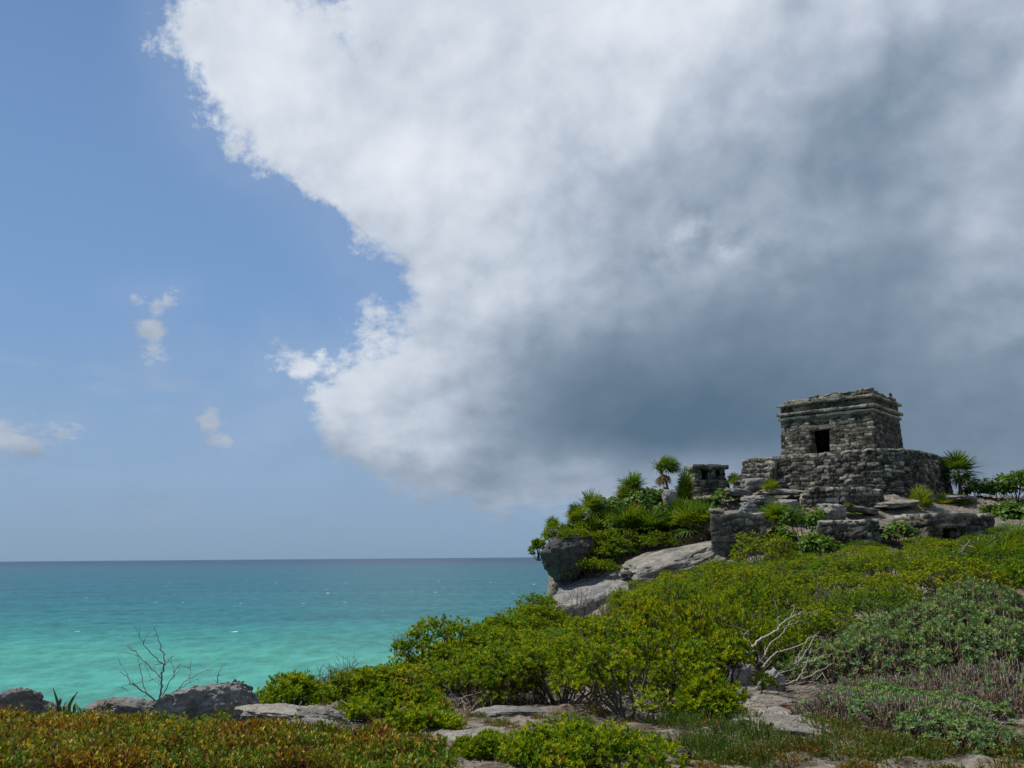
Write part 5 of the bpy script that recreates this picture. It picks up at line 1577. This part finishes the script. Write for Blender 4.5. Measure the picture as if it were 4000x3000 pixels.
def dry_frond():
    rng = np.random.RandomState(9); g = Geo()
    base = np.array(at(3765, 2100, 25.0)); 
    sp = [np.array(at(a, b, 25.0 - .1 * i)) for i, (a, b) in enumerate([(3790, 2110), (3755, 2160), (3748, 2215), (3735, 2260)])]
    t = np.linspace(0, 3, 22); Q = np.column_stack([np.interp(t, range(4), np.array(sp)[:, k]) for k in range(3)]) - np.array(sp[0])
    tube(g, Q, np.linspace(.02, .01, 22), (.22, .18, .14), 5)
    for k in range(1, 22):
        for s_ in (-1, 1):
            d = np.array([s_ * rng.uniform(.5, 1.0), rng.normal() * .3, -rng.uniform(.0, .6)])
            leaves(g, Q[k:k + 1], d[None], np.array([[0, -1.0, .4]]), rng.uniform(.18, .42), .035, np.array([[.30, .25, .20]]) * rng.uniform(.4, 1.5), .3, .2, .4)
    o = link('dry_palm_frond', g.mesh('dry_palm_frond', M_DRY), None, sp[0])
    tag(o, 'curled dry palm frond with brown and white stripes hanging in the dark thicket', 'palm frond')
    g = Geo(); c0 = np.array(at(3920, 2315, 21.0))
    for k in range(26):
        d = norm(np.array([rng.uniform(-1, 1), rng.normal() * .4, rng.uniform(-.25, .45)]))
        leaves(g, np.zeros((1, 3)) + rng.normal(size=(1, 3)) * .05, d[None], np.array([[0, -.5, 1.0]]), rng.uniform(.2, .45), .03, np.array([[.30, .22, .15]]) * rng.uniform(.4, 1.5), .3, .2, .4)
    o = link('dry_palm_frond', g.mesh('dry_palm_frond', M_DRY), None, c0)
    tag(o, 'dry brown palm frond lying on the right crest of the lavender mound', 'palm frond')
dry_frond()

# ------------------------------------------------------------------ sea grape: round leaves
def sea_grape(seed, Rr, H, n, size=.066):
    rng = np.random.RandomState(seed); g = Geo(); w = Geo()
    nl = int(7 + Rr * 6)
    C = []
    for k in range(nl):
        a = rng.uniform(0, 6.28); r = Rr * math.sqrt(rng.uniform()) * .8
        C.append((math.cos(a) * r, math.sin(a) * r, H * math.sqrt(max(.05, 1 - (r / Rr) ** 2)) * rng.uniform(.4, .95)))
        tube(w, wiggle((C[-1][0] * .3, C[-1][1] * .3, -.2), C[-1], 5, .03, rng), np.linspace(.02, .009, 5), (.10, .085, .065), 4)
    C = np.array(C)
    c = C[rng.randint(nl, size=n)]
    d = up_dirs(rng, n, -.4); n = len(d); c = c[:n]
    lr = .30 * min(1.3, Rr + .2)
    P = c + d * lr * rng.uniform(.5, 1.05, n)[:, None] * np.array([1.1, 1.1, .9])
    N = norm(d * .55 + np.array([-.15, -.1, .75]) + rng.normal(size=(n, 3)) * .35)
    U = norm(np.cross(N, rng.normal(size=(n, 3)))); V = np.cross(N, U)
    s = size * rng.uniform(.6, 1.2, n)
    t = rng.beta(1.3, 2.2, n)[:, None]
    col = np.array([.050, .125, .022]) * (1 - t) + np.array([.15, .24, .03]) * t
    k = rng.uniform(size=n); col[k > .975] = np.array([.24, .19, .02]); col[k > .995] = np.array([.30, .06, .015])
    an = np.arange(8) / 8 * 2 * math.pi
    ring = P[:, None] + (U[:, None] * np.cos(an)[None, :, None] + V[:, None] * np.sin(an)[None, :, None]) * s[:, None, None]
    ring += N[:, None] * (np.abs(np.sin(an))[None, :, None] * s[:, None, None] * .22)     # folded along the midrib
    vv = ring.reshape(-1, 3); b = np.arange(n)[:, None] * 8
    f = np.concatenate([b + np.array([[0, 1, 2, 3]]), b + np.array([[0, 3, 4, 4]]) , b + np.array([[0, 4, 5, 7]]), b + np.array([[5, 6, 7, 7]])])
    g.add(vv, f, np.repeat(col, 8, 0))
    return [('crown', g.mesh('crown', M_GRAPE)), ('stem', w.mesh('stem', M_WOOD))]
GRAPE = [sea_grape(1, 1.0, .9, 950), sea_grape(2, 1.0, .7, 850), sea_grape(3, .7, .7, 460)]
for i, (k, px, pb, Y, s_, sz, lab) in enumerate([
   (0, 2400, 2040, 44.6, 1.1, 1.2, 'sea grape shrub left of the leaning palm on the skyline'),
   (1, 2490, 2030, 44.4, 1.2, 1.3, 'sea grape shrub in the middle of the cliff top thicket'),
   (0, 2550, 1990, 45.4, 1.1, 1.2, 'sea grape shrub just left of the leaning palm trunk'),
   (1, 2340, 2085, 43.6, .9, 1.0, 'sea grape shrub above the leaning grey boulder'),
   (2, 2590, 2050, 43.6, 1.2, 1.0, 'sea grape shrub with a red leaf below the leaning palm'),
   (1, 2765, 1992, 45.6, 1.0, .75, 'sea grape shrub in front of the stone altar'),
   (2, 2830, 1985, 44.5, 1.1, 1.1, 'sea grape shrub hanging over the ledges right of the stone altar'),
   (2, 2230, 2085, 43.0, .9, .8, 'small sea grape on the top of the overhanging boulder'),
   (2, 2440, 2165, 41.0, .7, .45, 'tiny sea grape sprouting at the top of the cliff slab'),
   (2, 2660, 2155, 40.2, .7, .3, 'flat sea grape sprig on the pale shelf left of the plain wall'),
   (0, 3130, 2090, 38.6, 1.0, 1.5, 'tall dark green sea grape left of the coursed ruined wall'),
   (2, 3060, 2135, 38.0, 1.0, 1.0, 'sea grape sprawling in the gap right of the plain ruined wall'),
   (1, 3205, 2190, 35.0, 1.05, 1.2, 'glossy sea grape with an orange leaf in front of the coursed ruined wall'),
   (2, 3310, 1990, 40.0, .45, .8, 'single slender sea grape sprout on the bare pale slope'),
   (2, 3340, 2018, 39.6, .45, .5, 'tiny sea grape sprout above the coursed ruined wall'),
   (1, 3500, 2115, 36.6, 1.0, .9, 'sea grape filling the gap between coursed wall and small shrine'),
   (0, 3880, 1950, 46.0, 1.15, 1.1, 'sea grape right of the upright fan palm'),
   (1, 3965, 1940, 45.0, 1.2, 1.3, 'tall sea grape on the skyline at the right edge'),
   (0, 3930, 2050, 41.0, 1.1, 1.0, 'sea grape above the small shrine roof at right'),
   (1, 3990, 2075, 40.0, 1.3, 1.2, 'sea grape at the right edge over the pale rock face'),
   (2, 3810, 1945, 46.5, 1.1, .9, 'low yellowing sea grape beside the fan palm trunk'),
   ]):
    p = at(px, pb, Y)
    z = p.z
    place(GRAPE[k], 'sea_grape', lab, 'shrub', (p.x, p.y, z), i * .9, (s_, s_, s_ * sz), None)
def cliff_top():
    rng = random.Random(33)
    n = 0
    for k in range(400):
        px = rng.uniform(2200, 2780); py = rng.uniform(1960, 2120)
        lo = np.interp(px, [2200, 2300, 2450, 2700, 2780], [2075, 2020, 1955, 1930, 1940]); hi = np.interp(px, [2200, 2330, 2420, 2780], [2110, 2150, 2110, 2080])
        if not lo < py < hi: continue
        Y = 47.0 - (py - 1930) / 190.0 * 4.2
        p = at(px, py, Y)
        if seaward(np.array([[p.x, p.y]]))[0] > -.4: continue
        s_ = rng.uniform(.75, 1.2)
        z = min(p.z, landz(p.x, p.y) + .1)
        if rng.random() < .72:
            place(GRAPE[rng.randrange(3)], 'sea_grape', 'round leaved sea grape woven into the cliff top thicket between boulder and stone altar', 'shrub', (p.x, p.y, z), rng.uniform(0, 6), (s_, s_, s_ * 1.1), 'tangled plants of the cliff top thicket')
        else:
            palm(rng.choice([0, 1, 2]), 'fan palm woven into the cliff top thicket between boulder and stone altar', px, py, Y, s_, rng.uniform(0, 6), sz=s_ * 1.3, group='palms of the cliff top thicket')
        n += 1
        if n >= 46: break
cliff_top()
def ground_litter():
    rng = np.random.RandomState(61); g = Geo()
    P = []
    while len(P) < 5200:
        px, py = rng.uniform(1750, 4050), rng.uniform(2690, 3040)
        d = ray(px, py); Y = 1.62 / (-d.z / d.y); x = d.x / d.y * Y
        P.append((x, Y))
    P = np.array(P); keep = fbm(np.column_stack([P * 1.6, 0 * P[:, 0]]) + 5, 3) > rng.uniform(-.3, .5, len(P)); P = P[keep]
    z = land(P[:, 0], P[:, 1]); n = len(P)
    D = norm(np.column_stack([rng.normal(size=n), rng.normal(size=n), rng.uniform(0, .5, n)]))
    C = np.array([.10, .062, .035]) * rng.uniform(.3, 1.8, (n, 1))
    leaves(g, np.column_stack([P, z + .006]), D, norm(np.column_stack([rng.normal(size=n) * .3, rng.normal(size=n) * .3, np.ones(n)])), rng.uniform(.02, .06, n), rng.uniform(.008, .02, n), C, .2, 0, .5)
    o = link('leaf_litter', g.mesh('leaf_litter', M_DRY))
    tag(o, 'brown dead leaves littering the sandy rock of the right foreground', 'leaf litter', None, 'stuff')
ground_litter()
def red_leaf():
    g = Geo(); rng = np.random.RandomState(3)
    leaves(g, rng.normal(size=(7, 3)) * .03, np.array([[.1, -.3, 1.0]]) + rng.normal(size=(7, 3)) * .3, np.tile([[0, -1.0, .2]], (7, 1)), .085, .035, np.array([.30, .05, .025]) * rng.uniform(.7, 1.2, (7, 1)), .2, 0, .5)
    o = link('red_leaves', g.mesh('red_leaves', M_LEAF), None, at(2802, 2425, 15.6))
    tag(o, 'small bunch of red dry leaves caught on the thicket left of the dead branches', 'leaves')
red_leaf()
